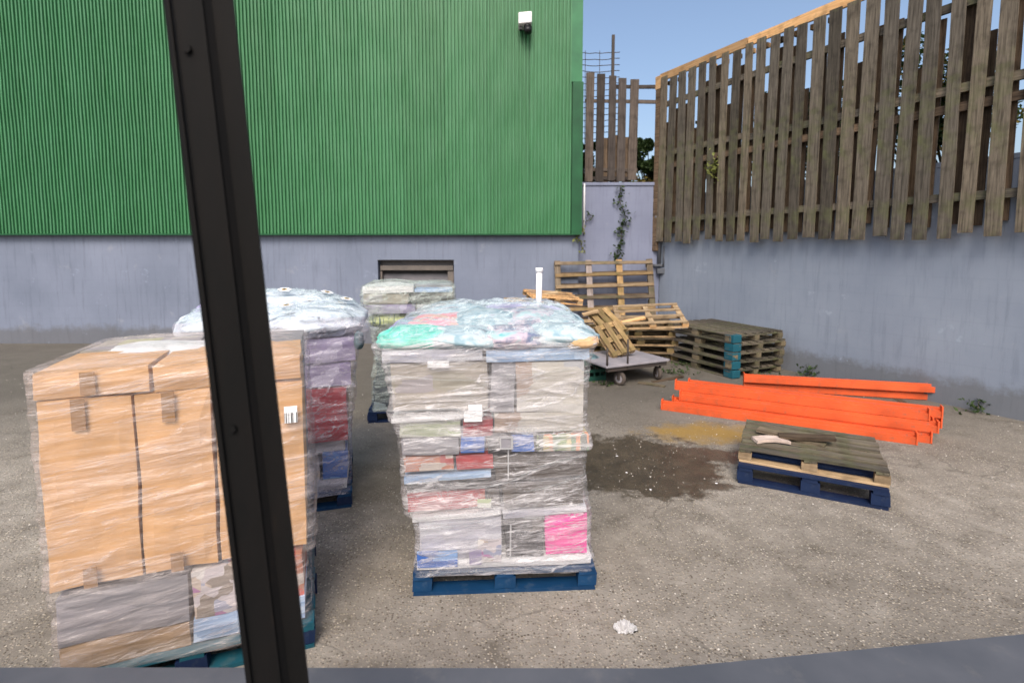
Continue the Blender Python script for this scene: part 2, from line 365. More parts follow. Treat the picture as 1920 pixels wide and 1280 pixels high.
M['c_maroon'] = carton('maroon carton', (.34, .03, .045), ((.4, .06, .07), (.26, .03, .04)), 8, 20, .6, dens=.3)

def film(name, lo=.1, hi=.8, tint=(.8, .84, .88), sx=1.1, sz=26, rotz=.05, fold=.5, rough=.2, slope=.2):
    """stretch film: nearly clear, with milky tension bands, fine pleats and crinkles"""
    m, t, b = nm(name, rough, 0, .8)
    b.inputs['Base Color'].default_value = (*tint, 1)
    def lay(s_, r_, l_, det, dist):       # turn first, then stretch, so that the bands really slope
        m2 = t.nodes.new('ShaderNodeMapping'); m2.inputs['Scale'].default_value = s_; m2.inputs['Location'].default_value = l_
        t.links.new(coords(t, 'UV', (1, 1, 1), (0, 0, -r_)), m2.inputs[0]); return noi(t, m2.outputs[0], 1, det, .62, dist)
    fine = lay((sx, sz * 2.4, 1), rotz * .5, (8, 1, 0), 4, .2)
    med = lay((sx * .8, sz * .8, 1), rotz, (0, 0, 0), 5, .6)
    dia = lay((sx * 1.0, sz * .5, 1), slope, (3, 4, 0), 4, .6)
    cri = lay((4.5, 6, 1), .3, (1, 7, 0), 7, 1.2)
    dib = lay((sx * 1.3, sz * .9, 1), -slope * .8, (13, 2, 0), 4, .4)
    def rid(v_, w_): # bright thin ridge where the noise crosses its middle
        d_ = math_(t, 'ABSOLUTE', math_(t, 'SUBTRACT', v_, .5)); return ramp(t, d_, [(0, (1, 1, 1)), (w_, (0, 0, 0))], 'EASE').outputs[0]
    band = ramp(t, dia, [(.46, (0, 0, 0)), (.66, (1, 1, 1))]).outputs[0]
    st = ramp(t, med, [(.47, (0, 0, 0)), (.68, (1, 1, 1))]).outputs[0]
    f = math_(t, 'ADD', math_(t, 'MULTIPLY', band, .45), math_(t, 'MULTIPLY', st, .45))
    f = math_(t, 'ADD', f, math_(t, 'MULTIPLY', rid(fine, .035), .28))
    f = math_(t, 'ADD', f, math_(t, 'MULTIPLY', rid(dia, .022), .6))
    f = math_(t, 'ADD', f, math_(t, 'MULTIPLY', rid(dib, .012), .35))
    f = math_(t, 'ADD', f, math_(t, 'MULTIPLY', rid(cri, .03), fold * .5), True)
    mr_ = t.nodes.new('ShaderNodeMapRange'); mr_.inputs['To Min'].default_value = lo; mr_.inputs['To Max'].default_value = hi
    t.links.new(f, mr_.inputs['Value']); f = mr_.outputs[0]
    h = math_(t, 'ADD', math_(t, 'ADD', math_(t, 'MULTIPLY', med, .5), math_(t, 'MULTIPLY', dia, .7)), math_(t, 'ADD', math_(t, 'MULTIPLY', fine, .25), math_(t, 'MULTIPLY', cri, fold)))
    bump(t, b, h, 1.0, .035)
    tr = t.nodes.new('ShaderNodeBsdfTransparent'); ms = t.nodes.new('ShaderNodeMixShader')
    t.links.new(f, ms.inputs[0]); t.links.new(tr.outputs[0], ms.inputs[1]); t.links.new(b.outputs[0], ms.inputs[2])
    t.links.new(ms.outputs[0], t.nodes['Material Output'].inputs[0]); return m
M['film'] = film('clear stretch wrap in tight bands', .08, .66, (.68, .66, .68), 1.0, 15, .06, .35)
M['film_top'] = film('crumpled clear film', .07, .6, (.56, .66, .69), 1.5, 13, .35, .8, .16)
M['film_warm'] = film('clear stretch wrap over cardboard', .07, .4, (.74, .66, .64), 1, 16, .06, .25)
M['film_lilac'] = film('milky lilac stretch wrap', .08, .48, (.56, .54, .62), 2, 10, .2, .7)
M['film_grey'] = film('dull grey stretch wrap', .12, .6, (.5, .57, .53), 2, 12, .2, .7)

# ---------------------------------------------------------------- ground and walls
YB = 12.6                                    # back wall
def plane_mesh(x0, x1, y0, y1, z, n=1):
    bm = bmesh.new()
    g = [[bm.verts.new((x0 + (x1 - x0) * i / n, y0 + (y1 - y0) * j / n, z)) for j in range(n + 1)] for i in range(n + 1)]
    for i in range(n):
        for j in range(n): bm.faces.new((g[i][j], g[i + 1][j], g[i + 1][j + 1], g[i][j + 1]))
    return mesh_of(bm)
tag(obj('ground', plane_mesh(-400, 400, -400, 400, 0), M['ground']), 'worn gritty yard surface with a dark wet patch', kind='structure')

WD = Vector((.469, -.883, 0)).normalized()   # direction of the right wall, coming towards the camera
CN = Vector((at(1237, 472, YB).x, YB, 0))    # corner of the two walls
WN = Vector((-WD.y, WD.x, 0)) * -1           # towards the yard
if WN.dot(Vector((-1, -1, 0))) < 0: WN = -WN
def onwall(s, off=0, z=0): return CN + WD * s + WN * off + Vector((0, 0, z))
WANG = math.atan2(WD.y, WD.x)
ZT = at(1165, 342, YB).z                     # top of the retaining walls
ZF0, ZF1 = at(1240, 455, YB).z, at(1240, 153, YB).z

XR = at(1088, 300, 12.3).x                   # right edge of the green building
# raised ground behind the walls
bm = bmesh.new()
p = [Vector((XR + .6, YB + .42, 0)), Vector((CN.x + .2, YB + .42, 0)), onwall(14, -.42), Vector((60, -4, 0)), Vector((60, 90, 0)), Vector((XR + .6, 90, 0))]
top = [bm.verts.new((q.x, q.y, ZT - .35)) for q in p]; bot = [bm.verts.new((q.x, q.y, -.3)) for q in p]
bm.faces.new(top)
for i in range(6): bm.faces.new((bot[i], bot[(i + 1) % 6], top[(i + 1) % 6], top[i]))
tag(obj('raised_ground', mesh_of(bm), M['soil']), 'higher ground held back by the retaining walls', kind='structure')

# retaining walls, each with a coping
w = thing('retaining_wall', 'blue grey retaining wall section in the corner, ivy hanging down it', 'wall', (XR, YB, 0))
obj('wall_face', box_mesh(-.3, CN.x - XR, 0, .4, -.2, ZT - .08, .01), M['wall2'], w)
obj('coping', box_mesh(-.3, CN.x - XR, -.03, .42, ZT - .078, ZT, .012), M['wall2'], w)
w = thing('retaining_wall', 'long blue grey retaining wall on the right, below the tall slatted fence', 'wall', CN, (0, 0, WANG))
obj('wall_face', box_mesh(-.0, 13, .003, .4, -.2, ZT - .45, .01), M['wall_r'], w)
obj('coping', box_mesh(-.0, 13, .003, .43, ZT - .448, ZT - .37, .012), M['wall_r'], w)

# ---------------------------------------------------------------- green building
YC = 12.3
gb = thing('warehouse', 'green corrugated metal building on a blue grey painted base wall', 'building', (0, YC, 0))
zb = at(800, 438, YC).z; ZR = 9.6; XL = -15.0
dl, dr_, dt = at(708, 487, YC + .12).x, at(851, 487, YC + .12).x, at(780, 487, YC + .12).z
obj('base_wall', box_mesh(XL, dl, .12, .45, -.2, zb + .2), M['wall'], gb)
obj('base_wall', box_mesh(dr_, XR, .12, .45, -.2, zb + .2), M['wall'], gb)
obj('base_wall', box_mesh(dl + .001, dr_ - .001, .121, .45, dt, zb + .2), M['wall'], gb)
pitch = .082; sheetw = 12 * pitch
def sheet_mesh(n=12, z0=zb, z1=ZR, depth=.05):
    bm = bmesh.new(); rows = []
    for k in range(n):
        for (u, d) in ((0, 0), (.30, 0), (.38, -1), (.80, -1), (.88, 0)):
            rows.append((k * pitch + u * pitch, d * depth))
    rows.append((n * pitch + .03 * pitch, -.001))
    zs = [z0 + (z1 - z0) * i / 40 for i in range(41)]; sd_ = random.random() * 40
    g = [[bm.verts.new((x + .010 * noise.noise(Vector((x * 9 + sd_, z * 1.3, 2))), y + .016 * noise.noise(Vector((x * 2.5 + sd_, z * 1.1, 0))), z)) for z in zs] for x, y in rows]
    for a, b in zip(g, g[1:]):
        for i in range(40): bm.faces.new((a[i], b[i], b[i + 1], a[i + 1]))
    return mesh_of(bm)
sms = [sheet_mesh() for _ in range(5)]
for q in sms: q.materials.append(M['clad'])
nsh = int((XR - .2 - XL) / sheetw) + 1
for i in range(nsh):
    x1 = XR - .22 - i * sheetw
    o = obj('cladding_sheet', sms[(i * 3) % 5], None, gb, (x1 - sheetw, .006 * (i % 2) + .004 * random.random(), 0), (random.uniform(-.0006, .0006), random.uniform(-.0012, .0012), 0))
obj('drip_flashing', box_mesh(XL, XR - .02, -.05, .11, zb - .035, zb - .002), M['clad_dark'], gb)
obj('backing_wall', box_mesh(XL, XR - .05, .03, .3, zb + .02, ZR - .02), M['clad_dark'], gb)
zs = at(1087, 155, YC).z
obj('corner_flashing', box_mesh(XR - .23, XR + .02, -.055, .3, zs + .004, ZR), M['clad_trim'], gb)
obj('corner_flashing', box_mesh(XR - .2, XR + .05, -.058, .3, zb - .03, zs), M['clad_dark'], gb)  # lower length of the corner, darker green than the length above
obj('side_wall', box_mesh(XR - .06, XR, .3, 14, 0, ZR), M['clad_trim'], gb)
bm = bmesh.new()
vs = [bm.verts.new(q) for q in ((XL, -.2, ZR), (XR + .1, -.2, ZR), (XR + .1, 7, ZR + 1), (XL, 7, ZR + 1), (XR + .1, 14, ZR), (XL, 14, ZR))]
bm.faces.new(vs[:4]); bm.faces.new((vs[3], vs[2], vs[4], vs[5])); obj('roof', mesh_of(bm), M['clad_trim'], gb)
# recessed door: soffit, shutter box, frame and leaf
d = obj('door', box_mesh(dl + .01, dr_ - .01, .38, .44, 0, dt - .01), M['door'], gb)
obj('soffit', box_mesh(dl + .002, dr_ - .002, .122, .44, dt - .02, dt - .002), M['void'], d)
obj('shutter_box', box_mesh(dl + .03, dr_ - .03, .22, .375, dt - .26, dt - .14, .01), M['doorframe'], d)
obj('door_frame', box_mesh(dr_ - .17, dr_ - .02, .25, .375, 0, dt - .265, .01), M['doorframe'], d)
obj('door_frame', box_mesh(dl + .02, dl + .07, .25, .375, 0, dt - .265, .01), M['doorframe'], d)
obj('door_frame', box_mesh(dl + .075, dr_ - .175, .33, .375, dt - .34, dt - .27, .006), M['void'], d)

# wall fixture
f0 = at(984, 48, YC)
fx = thing('wall_lamp', 'small white box fixture with a black lamp below it, high on the green cladding', 'lamp', (f0.x, YC - .05, f0.z))
def lampbox():
    bm = bmesh.new(); add_box(bm, -.15, .15, -.3, -.06, -.12, .12, .02)
    for v in bm.verts:
        v.co.z += .25 * (v.co.x) * .35 + (-.18 - v.co.y) * .25
    return mesh_of(bm)
obj('housing', lampbox(), M['white_pl'], fx)
obj('bracket', box_mesh(-.05, .05, -.07, .012, -.1, .08, .005), M['white_pl'], fx)
bm = bmesh.new(); add_tube(bm, [(.04, -.2, -.1), (.06, -.21, -.17)], [.075, .1], 14); add_tube(bm, [(.06, -.21, -.17), (.07, -.215, -.27)], [.1, .085], 14)
obj('lamp_head', mesh_of(bm, True), M['black_pl'], fx)
obj('visor', box_mesh(-.13, -.06, -.22, -.12, -.2, -.12, .008), M['black_pl'], fx)
# conduit
tag(obj('conduit_pipe', tube_mesh([(XR + .14, YB - .05, zb - .0), (XR + .14, YB - .05, at(1100, 345, YB).z)], .022), M['white_pl']), 'thin white pipe running up the wall beside the green building corner', 'pipe')
c0 = CN + Vector((-.03, -.06, 0))
cp = thing('corner_pipe', 'dark service pipe with clamps running down the corner of the two walls', 'pipe', c0)
obj('pipe', tube_mesh([(0, 0, at(1237, 500, YB).z), (0, 0, at(1237, 340, YB).z)], .045), M['grey_cable'], cp)
obj('pipe', tube_mesh([(.1, -.06, at(1237, 500, YB).z), (.1, -.06, at(1237, 462, YB).z)], .03), M['grey_cable'], cp)
for yy in (407, 497):
    z = at(1237, yy, YB).z; obj('clamp', box_mesh(-.13, .13, -.05, .05, z - .025, z + .025, .006), M['grey_cable'], cp)
obj('junction_box', box_mesh(-.06, .16, -.1, .02, at(1237, 505, YB).z - .1, at(1237, 503, YB).z, .01), M['grey_cable'], cp)

# ---------------------------------------------------------------- fences
def vboard(name, x, y, z0, z1, wd, th, mat, parent, tilt=0, yaw=0):
    return obj(name, board_m(round(z1 - z0, 2), wd, th, mat, warp=.015), None, parent, (x, y, (z0 + z1) / 2), (pi / 2, -pi / 2 + tilt, 0))
# tall fence hanging on the right wall; its own frame: X along the wall, -Y towards the yard
rf = thing('wooden_fence', 'tall weathered slatted fence of vertical boards above the right wall', 'fence', onwall(0, .10), (0, 0, WANG))
sgn = -1 if Vector((-sin(WANG), cos(WANG), 0)).dot(WN) < 0 else 1     # local +Y sign for "towards the yard"
xs = .17; i = 0
while xs < 9.4:
    top = ZF1 + random.uniform(-.05, .04); bot = ZF0 + random.uniform(-.05, .05)
    wd = random.choice((.16, .18, .2))
    if i == 11: bot -= .0
    vboard('slat', xs, sgn * .07, bot, top, wd, .03, M['wood_fence'], rf, random.uniform(-.006, .014) )
    if True:
        vboard('rear_slat', xs + .02 + random.uniform(-.04, .04), -sgn * .06, ZF0 + random.uniform(.1, .25), top - (random.uniform(.15, .7) if i % 3 else random.uniform(.9, 1.4)), .17, .025, M['wood_dark'], rf, random.uniform(-.01, .02))  # darker wood than the front slats: shade behind them put into the colour
    xs += .28 + random.uniform(-.025, .025); i += 1
for z, m_ in ((ZF0 + .55, 'wood_fence'), ((ZF0 + ZF1) / 2 + .15, 'wood_fence'), ((ZF0 + ZF1) / 2 - .1, 'wood_dark'), (ZF1 - .62, 'wood_fence')):
    for k in range(4):
        obj('rail', board_m(2.35, .12, .06, M[m_]), None, rf, (1.2 + k * 2.38, sgn * .015, z + random.uniform(-.03, .03)), (pi / 2, random.uniform(-.006, .006), 0))
for k in range(4):
    obj('top_rail', board_m(2.35, .17, .05, M['wood_orange']), None, rf, (1.2 + k * 2.38, sgn * .03, ZF1 + .05), (pi / 2, 0, 0))  # orange tone paints warm sun onto the fence top
for k in range(30):
    obj('block', box_mesh(-.05, .05, -.05, .05, -.045, .045, .004), M['wood_orange'] if k % 3 else M['wood_dark'], rf, (.22 + k * .31, -sgn * .1, ZF1 - .10))
obj('corner_post', box_mesh(-.09, .05, -.07, .07, ZF0 - .2, ZF1 + .02, .006), M['wood_dark'], rf)
obj('post_cap_board', box_mesh(-.1, .07, -.078, .078, ZF1 - .2, ZF1 + .1, .006), M['wood_orange'], rf)  # orange colour stands in for sun on the post top

pf = thing('picket_fence', 'short run of weathered pickets on the corner wall beside the green building', 'fence', (0, YB - .02, 0))
for (px, t0, b0, w_) in ((1105, 137, 341, .19), (1125, 139, 341, .19), (1147, 143, 339, .17), (1165, 147, 341, .19), (1187, 150, 338, .2)):
    a, b_ = at(px, t0, YB), at(px, b0, YB)
    o = vboard('picket', (a.x + b_.x) / 2, 0, b_.z, a.z, w_, .035, M['wood_purple'], pf, random.uniform(.0, .018))
for (px, t0, b0, w_) in ((1137, 258, 341, .16), (1156, 252, 342, .17), (1175, 256, 341, .15)):
    a, b_ = at(px, t0, YB), at(px, b0, YB)
    vboard('rear_picket', a.x, .09, b_.z, a.z, w_, .03, M['wood_dark'], pf, random.uniform(-.02, .02))
for (x0, x1, yy) in ((1097, 1236, 190), (1150, 1236, 162), (1100, 1195, 318), (1100, 1195, 334)):
    a, b_ = at(x0, yy, YB), at(x1, yy + 3, YB)
    obj('rail', board_m(round(b_.x - a.x, 2), .08, .04, M['wood_purple'], warp=.03), None, pf, ((a.x + b_.x) / 2, .045, a.z), (pi / 2, .015, 0))

wf = thing('wire_fence', 'wire strand fence on a thin dark steel post behind the pickets', 'fence', (0, YB + .5, 0))
pa = at(1150, 66, YB + .5)
obj('post', box_mesh(pa.x - .035, pa.x + .035, -.03, .03, ZT - .6, pa.z, .004), M['iron'], wf)
for k in range(15):
    z = at(1120, 97 + k * 11.5, YB + .5).z; x0, x1 = at(1086, 100, YB + .5).x, at(1163, 100, YB + .5).x
    pts = [(x0 - .2 + (x1 - x0 + .2) * j / 8, .04, z - .03 * sin(pi * j / 8) + random.uniform(-.012, .012)) for j in range(9)]
    obj('wire', tube_mesh(pts, .0095, 5), M['iron'], wf)
for px in (1098, 1125):
    a = at(px, 100, YB + .5); obj('wire', tube_mesh([(a.x, .045, at(px, 94, YB + .5).z), (a.x + .02, .045, ZT - .3)], .008, 5), M['iron'], wf)

# ---------------------------------------------------------------- vegetation
def leaves(n, sampler, size, curl=.5):
    bm = bmesh.new()
    for _ in range(n):
        c = sampler()
        if c is None: continue
        s = size * random.uniform(.6, 1.3)
        q = Matrix.Rotation(random.random() * 2 * pi, 3, 'Z') @ Matrix.Rotation(random.uniform(-1.1, 1.1), 3, 'X') @ Matrix.Rotation(random.uniform(-1, 1), 3, 'Y')
        vs = [bm.verts.new(Vector(c) + q @ Vector(w_) * s) for w_ in ((0, -.6, 0), (.34, -.1, .08 * curl), (0, .6, -.12 * curl), (-.34, -.1, .08 * curl))]
        bm.faces.new((vs[0], vs[1], vs[2])); bm.faces.new((vs[0], vs[2], vs[3]))
    me = bpy.data.meshes.new('leaves'); bm.to_mesh(me); bm.free(); return me
def bush(loc, rx, ry, h, n, label, mats=('leaf', 'leaf_y'), size=.07, group=None):
    t = thing('bush', label, 'bush', loc, group=group)
    clumps = [(random.uniform(-.75, .75) * rx, random.uniform(-.7, .7) * ry, random.uniform(.2, .85) * h, random.uniform(.2, .42)) for _ in range(14)]
    def smp():
        c = random.choice(clumps); r = c[3] * min(rx, h) * 1.1
        d = Vector([random.gauss(0, 1) for _ in range(3)]).normalized() * r * random.random() ** .4
        return (c[0] + d.x, c[1] + d.y, max(0.02, c[2] + d.z))
    obj('foliage', leaves(n, smp, size), M[mats[0]], t)
    obj('foliage', leaves(n // 4, smp, size), M[mats[1]], t)
    bm = bmesh.new()
    for c in clumps: add_tube(bm, [(c[0] * .15, c[1] * .15, -.1), (c[0] * .5, c[1] * .5, c[2] * .5), (c[0], c[1], c[2] + .1)], [.025, .016, .006], 5)
    obj('stems', mesh_of(bm), M['bark'], t)
    return t
zt = ZT - .35
b1 = at(1212, 330, YB + 1.0)
bush((b1.x + .05, YB + .8, zt), .6, .35, 1.75, 5200, 'leafy green bush filling the gap between the pickets and the tall fence', ('leaf', 'leaf'), .085)
bush((b1.x - .15, YB + .62, zt), .6, .12, .62, 700, 'low yellow brown weeds along the wall top below the green bush', ('leaf_b', 'leaf_y'), .08)
b2 = at(1140, 330, YB + 1.1)
bush((b2.x, YB + 1.1, zt), .7, .4, .95, 2200, 'low dark bush behind the short picket run', ('leaf', 'leaf_b'), .08)
bush((XR + .3, YB + 1.2, zt), .35, .3, 2.0, 1500, 'narrow dark bush between the green building and the first picket', ('leaf', 'leaf'), .08)
for k, (s, off, h, lab) in enumerate(((1.0, -1.0, 1.9, 'dark bush behind the corner end of the tall fence'), (2.3, -1.1, 2.2, 'dark bush behind the middle of the tall fence, yellow leaves poking through'),
                                      (3.7, -1.1, 2.0, 'bush behind the tall fence above the orange beams'), (5.3, -1.2, 2.3, 'rightmost bush behind the tall fence'))):
    q = onwall(s, off, zt); bush(q, .95, .7, h, 4200, lab, ('leaf', 'leaf_y' if k == 1 else 'leaf_b'), .085)
def climber(name, cx, py0, py1, n, label, mat, wid=.12, Y=YB - .03, size=.085):
    a, b_ = at(cx, py0, Y), at(cx, py1, Y)
    t = thing(name, label, 'climbing plant', (a.x, Y, b_.z))
    H = a.z - b_.z; ph = random.random() * 6
    cur = lambda u: (sin(u * 7 + ph) * .07 + sin(u * 17 + ph) * .03, -.025, u * H)
    obj('stem', tube_mesh([cur(j / 16) for j in range(17)], .008, 5), M['bark'], t)
    def smp():
        u = random.random(); k = abs(sin(u * 19 + ph))
        if random.random() > k + .12: return None
        c = cur(u); return (c[0] + random.gauss(0, wid * .55), c[1] - random.uniform(0, .06), c[2] + random.uniform(-.05, .05))
    obj('leaves', leaves(n, smp, size), M[mat], t)
climber('ivy', 1166, 348, 485, 260, 'trailing ivy climbing the corner wall below the pickets', 'leaf', .13)
climber('ivy', 1089, 425, 475, 70, 'small green creeper at the bottom corner of the green cladding', 'leaf_y', .08, 12.38, .07)
climber('ivy', 1105, 398, 418, 26, 'tiny tuft of leaves beside the white pipe', 'leaf', .05, YB - .03, .06)
q = onwall(1.75, .24); zz = at(1335, 315, q.y).z
t = thing('fence_creeper', 'yellow green leaves poking through the slats of the tall fence', 'climbing plant', (q.x, q.y, zz))
obj('leaves', leaves(60, lambda: (random.gauss(0, .08), random.gauss(0, .05), random.gauss(0, .14)), .085), M['leaf_y'], t)
obj('stem', tube_mesh([(0, .22, -.5), (0, .1, -.1), (.03, 0, .15)], .008, 5), M['bark'], t)
for k, (px, py, n, sp) in enumerate(((1262, 700, 70, .16), (1287, 686, 40, .1), (1405, 700, 60, .2), (1135, 722, 30, .1))):
    g = gr(px, py); t = thing('weed', ('flat green weed in front of the low pallet stack, beside the trolley', 'small weed under the left edge of the low pallet stack', 'green weed growing in front of the low pallet stack near the orange beams', 'tiny weed under the trolley')[k], 'weed', g)
    obj('leaves', leaves(n, lambda: (random.gauss(0, sp), random.gauss(0, sp * .7), random.uniform(.01, .08)), .06), M['leaf'], t)
    obj('stems', tube_mesh([(0, 0, 0), (.02, .01, .07)], .006, 4), M['bark'], t)

# ---------------------------------------------------------------- pallets
def make_pallet(name, label, L, Wd, mats, nd=7, H=.145, bw=.11, group=None, skew=True, miss=()):
    """deck boards along X over three cross boards, nine blocks, three skids"""
    t = thing(name, label, 'pallet', group=group)
    dk, bl, sk_ = mats; T = H * .155; hb = H * .53
    for k in range(nd):
        if k in miss: continue
        y = -Wd / 2 + bw / 2 + (Wd - bw) * k / (nd - 1)
        obj('deck_board', board_m(L, bw, T, M[dk]), None, t, (random.uniform(-.008, .008), y, H - T / 2), (0, 0, random.uniform(-.008, .008)))
    for x in (-L / 2 + bw / 2, 0, L / 2 - bw / 2):
        obj('cross_board', board_m(Wd, bw, T, M[dk]), None, t, (x, 0, H - 1.5 * T - .002), (0, 0, pi / 2))
        for y in (-Wd / 2 + bw / 2, 0, Wd / 2 - bw / 2):
            obj('block', board_m(bw * 1.15 if x else bw * 1.3, bw * .92, hb, M[bl]), None, t, (x + random.uniform(-.006, .006), y, T + .002 + hb / 2))
    for y in (-Wd / 2 + bw / 2, 0, Wd / 2 - bw / 2):
        obj('skid_board', board_m(L, bw, T, M[sk_]), None, t, (0, y, T / 2), (0, 0, random.uniform(-.004, .004)))
    return t
def place(proto, first, loc, rot, label):
    o = proto if first else copy_tree(proto)
    o.location = loc; o.rotation_euler = rot; o['label'] = label; return o

# main pallet
ml, mr = gr(775, 1117), gr(1116, 1104)
MROT = math.atan2(mr.y - ml.y, mr.x - ml.x); MW = (mr - ml).length
MC = (ml + mr) / 2 + Vector((-sin(MROT), cos(MROT), 0)) * .5
p = make_pallet('pallet', 'blue pallet under the large wrapped load in the middle of the yard', MW, 1.0, ('blue', 'blue', 'blue'), 7, .155, .11)
p.location = MC; p.rotation_euler = (0, 0, MROT)

# ---------------------------------------------------------------- wrapped loads
def interp(tab, z):
    if z <= tab[0][0]: return tab[0][1:]
    for a, b in zip(tab, tab[1:]):
        if z <= b[0]:
            f = (z - a[0]) / (b[0] - a[0]); f = f * f * (3 - 2 * f); return tuple(p_ + (q_ - p_) * f for p_, q_ in zip(a[1:], b[1:]))
    return tab[-1][1:]
def perim(x0, x1, y0, y1, r, n):
    """n points on a rounded rectangle, with outward normals and arc length"""
    segs = []; w, h = x1 - x0 - 2 * r, y1 - y0 - 2 * r
    tot = 2 * (w + h) + 2 * pi * r; out = []
    for i in range(n):
        d = tot * i / n
        for (ln, kind, q) in ((w, 'l', 0), (pi * r / 2, 'a', 0), (h, 'l', 1), (pi * r / 2, 'a', 1), (w, 'l', 2), (pi * r / 2, 'a', 2), (h, 'l', 3), (pi * r / 2, 'a', 3)):
            if d <= ln + 1e-9: break
            d -= ln
        if kind == 'l':
            px, py, nx, ny = ((x0 + r + d, y0, 0, -1), (x1, y0 + r + d, 1, 0), (x1 - r - d, y1, 0, 1), (x0, y1 - r - d, -1, 0))[q]
        else:
            a0 = (-pi / 2, 0, pi / 2, pi)[q]; a = a0 + d / r
            cx_, cy_ = ((x1 - r, y0 + r), (x1 - r, y1 - r), (x0 + r, y1 - r), (x0 + r, y0 + r))[q]
            px, py, nx, ny = cx_ + cos(a) * r, cy_ + sin(a) * r, cos(a), sin(a)
        out.append((px, py, nx, ny, tot * i / n))
    return out
def fbm(v, o=4): return noise.fractal(v, 1.0, 2.0, o)
def film_side(prof, n=300, rows=220, r=.045, amp=.009, seed=0, wav=1.0):
    z0, z1 = prof[0][0], prof[-1][0]; vs, uvs, fs = [], [], []
    for j in range(rows + 1):
        z = z0 + (z1 - z0) * j / rows; b_ = interp(prof, z)
        for (px, py, nx, ny, s) in perim(*b_, r, n):
            a = fbm(Vector((px * 1.6 + seed, py * 1.6, z * 16)), 4) * amp
            dz = z + px * .12 * sin(z * 5 + seed)
            rg = 1 - abs(noise.noise(Vector((px * 2.3 + py * 1.1 + seed, 4.2, dz * 11)))) * 2
            a += max(0, rg - .55) * amp * 2.4 * wav
            a += noise.noise(Vector((px * 5, py * 5, z * 60 + seed))) * amp * .3
            vs.append((px + nx * a, py + ny * a, z + amp * .4 * fbm(Vector((px * 2, py * 2, z * 7 + 3)), 2)))
            uvs.append((s, z))
    for j in range(rows):
        for i in range(n):
            k = (i + 1) % n; fs.append((j * n + i, j * n + k, (j + 1) * n + k, (j + 1) * n + i))
    me = bpy.data.meshes.new('film'); me.from_pydata(vs, [], fs); uv = me.uv_layers.new(name='UVMap')
    for p_ in me.polygons:
        p_.use_smooth = True; i0 = p_.vertices[0] % n
        for li, vi in zip(p_.loop_indices, p_.vertices):
            u, v = uvs[vi]
            if i0 == n - 1 and vi % n == 0: u += uvs[vi - vi % n + n - 1][0] * n / (n - 1)
            uv.data[li].uv = (u, v)
    return me
def heightf(bags, zedge):
    def h(x, y):
        s = math.exp(22 * (zedge - zedge)) ; m = 1.0
        for (bx, by, bz, rx, ry, rz, *_r) in bags:
            q = ((x - bx) / rx) ** 2 + ((y - by) / ry) ** 2
            zt_ = bz + rz * (math.sqrt(1 - q) if q < 1 else -(q - 1) * 1.5)
            if zt_ > zedge - .15: m += math.exp(28 * (zt_ - zedge))
        return zedge + math.log(m) / 28
    return h
def film_cap(prof, bags, n=300, rings=90, r=.045, seed=0, crum=.016, amp=.009):
    z1 = prof[-1][0]; b_ = prof[-1][1:]; P = perim(*b_, r, n); cx_, cy_ = (b_[0] + b_[1]) / 2, (b_[2] + b_[3]) / 2
    hf = heightf(bags, z1); vs, fs = [], []
    for j in range(rings + 1):
        f = 1 - j / rings; e = min(1, (1 - f) * 7)
        for (px, py, nx, ny, s) in P:
            a = fbm(Vector((px * 1.6 + seed, py * 1.6, z1 * 16)), 4) * amp * (1 - e)
            x, y = cx_ + (px - cx_) * f + nx * a, cy_ + (py - cy_) * f + ny * a
            z = z1 + (hf(x, y) - z1 + .012) * min(1, e * 1.1)
            rd = 1 - abs(noise.noise(Vector((x * 2.6 + seed + y * 1.2, y * 13 + x * 2.5, 1.3)))) * 2
            rd2 = 1 - abs(noise.noise(Vector((x * 8 + y * 5, y * 4 - x * 3, 7.3 + seed)))) * 2
            z += e * (crum * max(0, rd - .4) * 1.6 + crum * .45 * max(0, rd2 - .45) + crum * .6 * fbm(Vector((x * 11, y * 11, seed)), 3))
            vs.append((x, y, z))
    for j in range(rings):
        for i in range(n):
            k = (i + 1) % n; fs.append((j * n + i, j * n + k, (j + 1) * n + k, (j + 1) * n + i))
    me = bpy.data.meshes.new('film'); me.from_pydata(vs, [], fs); uv = me.uv_layers.new(name='UVMap')
    for p_ in me.polygons:
        p_.use_smooth = True
        for li, vi in zip(p_.loop_indices, p_.vertices): uv.data[li].uv = (vs[vi][0], vs[vi][1])
    return me
def bag_mesh(rx, ry, rz, seed=0):
    bm = bmesh.new(); bmesh.ops.create_icosphere(bm, subdivisions=4, radius=1)
    for v in bm.verts:
        c = v.co.copy(); k = 1 + .13 * noise.noise(c * 1.9 + Vector((seed, 0, 0))) + .05 * fbm(c * 5 + Vector((0, seed, 0)), 3)
        v.co = Vector((math.copysign(abs(c.x) ** .8, c.x) * rx, math.copysign(abs(c.y) ** .8, c.y) * ry, c.z * rz)) * k * .97
    return mesh_of(bm, True)
def carton_mesh(hx, hy, hz, seed):
    bm = bmesh.new(); add_box(bm, -hx, hx, -hy, hy, -hz, hz)
    bmesh.ops.subdivide_edges(bm, edges=bm.edges[:], cuts=5, use_grid_fill=True)
    for v in bm.verts:
        c = v.co.copy(); q = c * 4 + Vector((seed * 3.7, seed, 0)); e = min(abs(abs(c.x) - hx), abs(abs(c.z) - hz))
        v.co += Vector((noise.noise(q), noise.noise(q + Vector((9, 0, 0))), noise.noise(q + Vector((0, 9, 0))) * min(1, hz * 6))) * .012
        if c.y < -hy + .001: v.co.y += .008 * (1 - min(1, e / .05)) - .012 * noise.noise(c * 7 + Vector((0, seed * 5, 0)))
    me = mesh_of(bm); return me
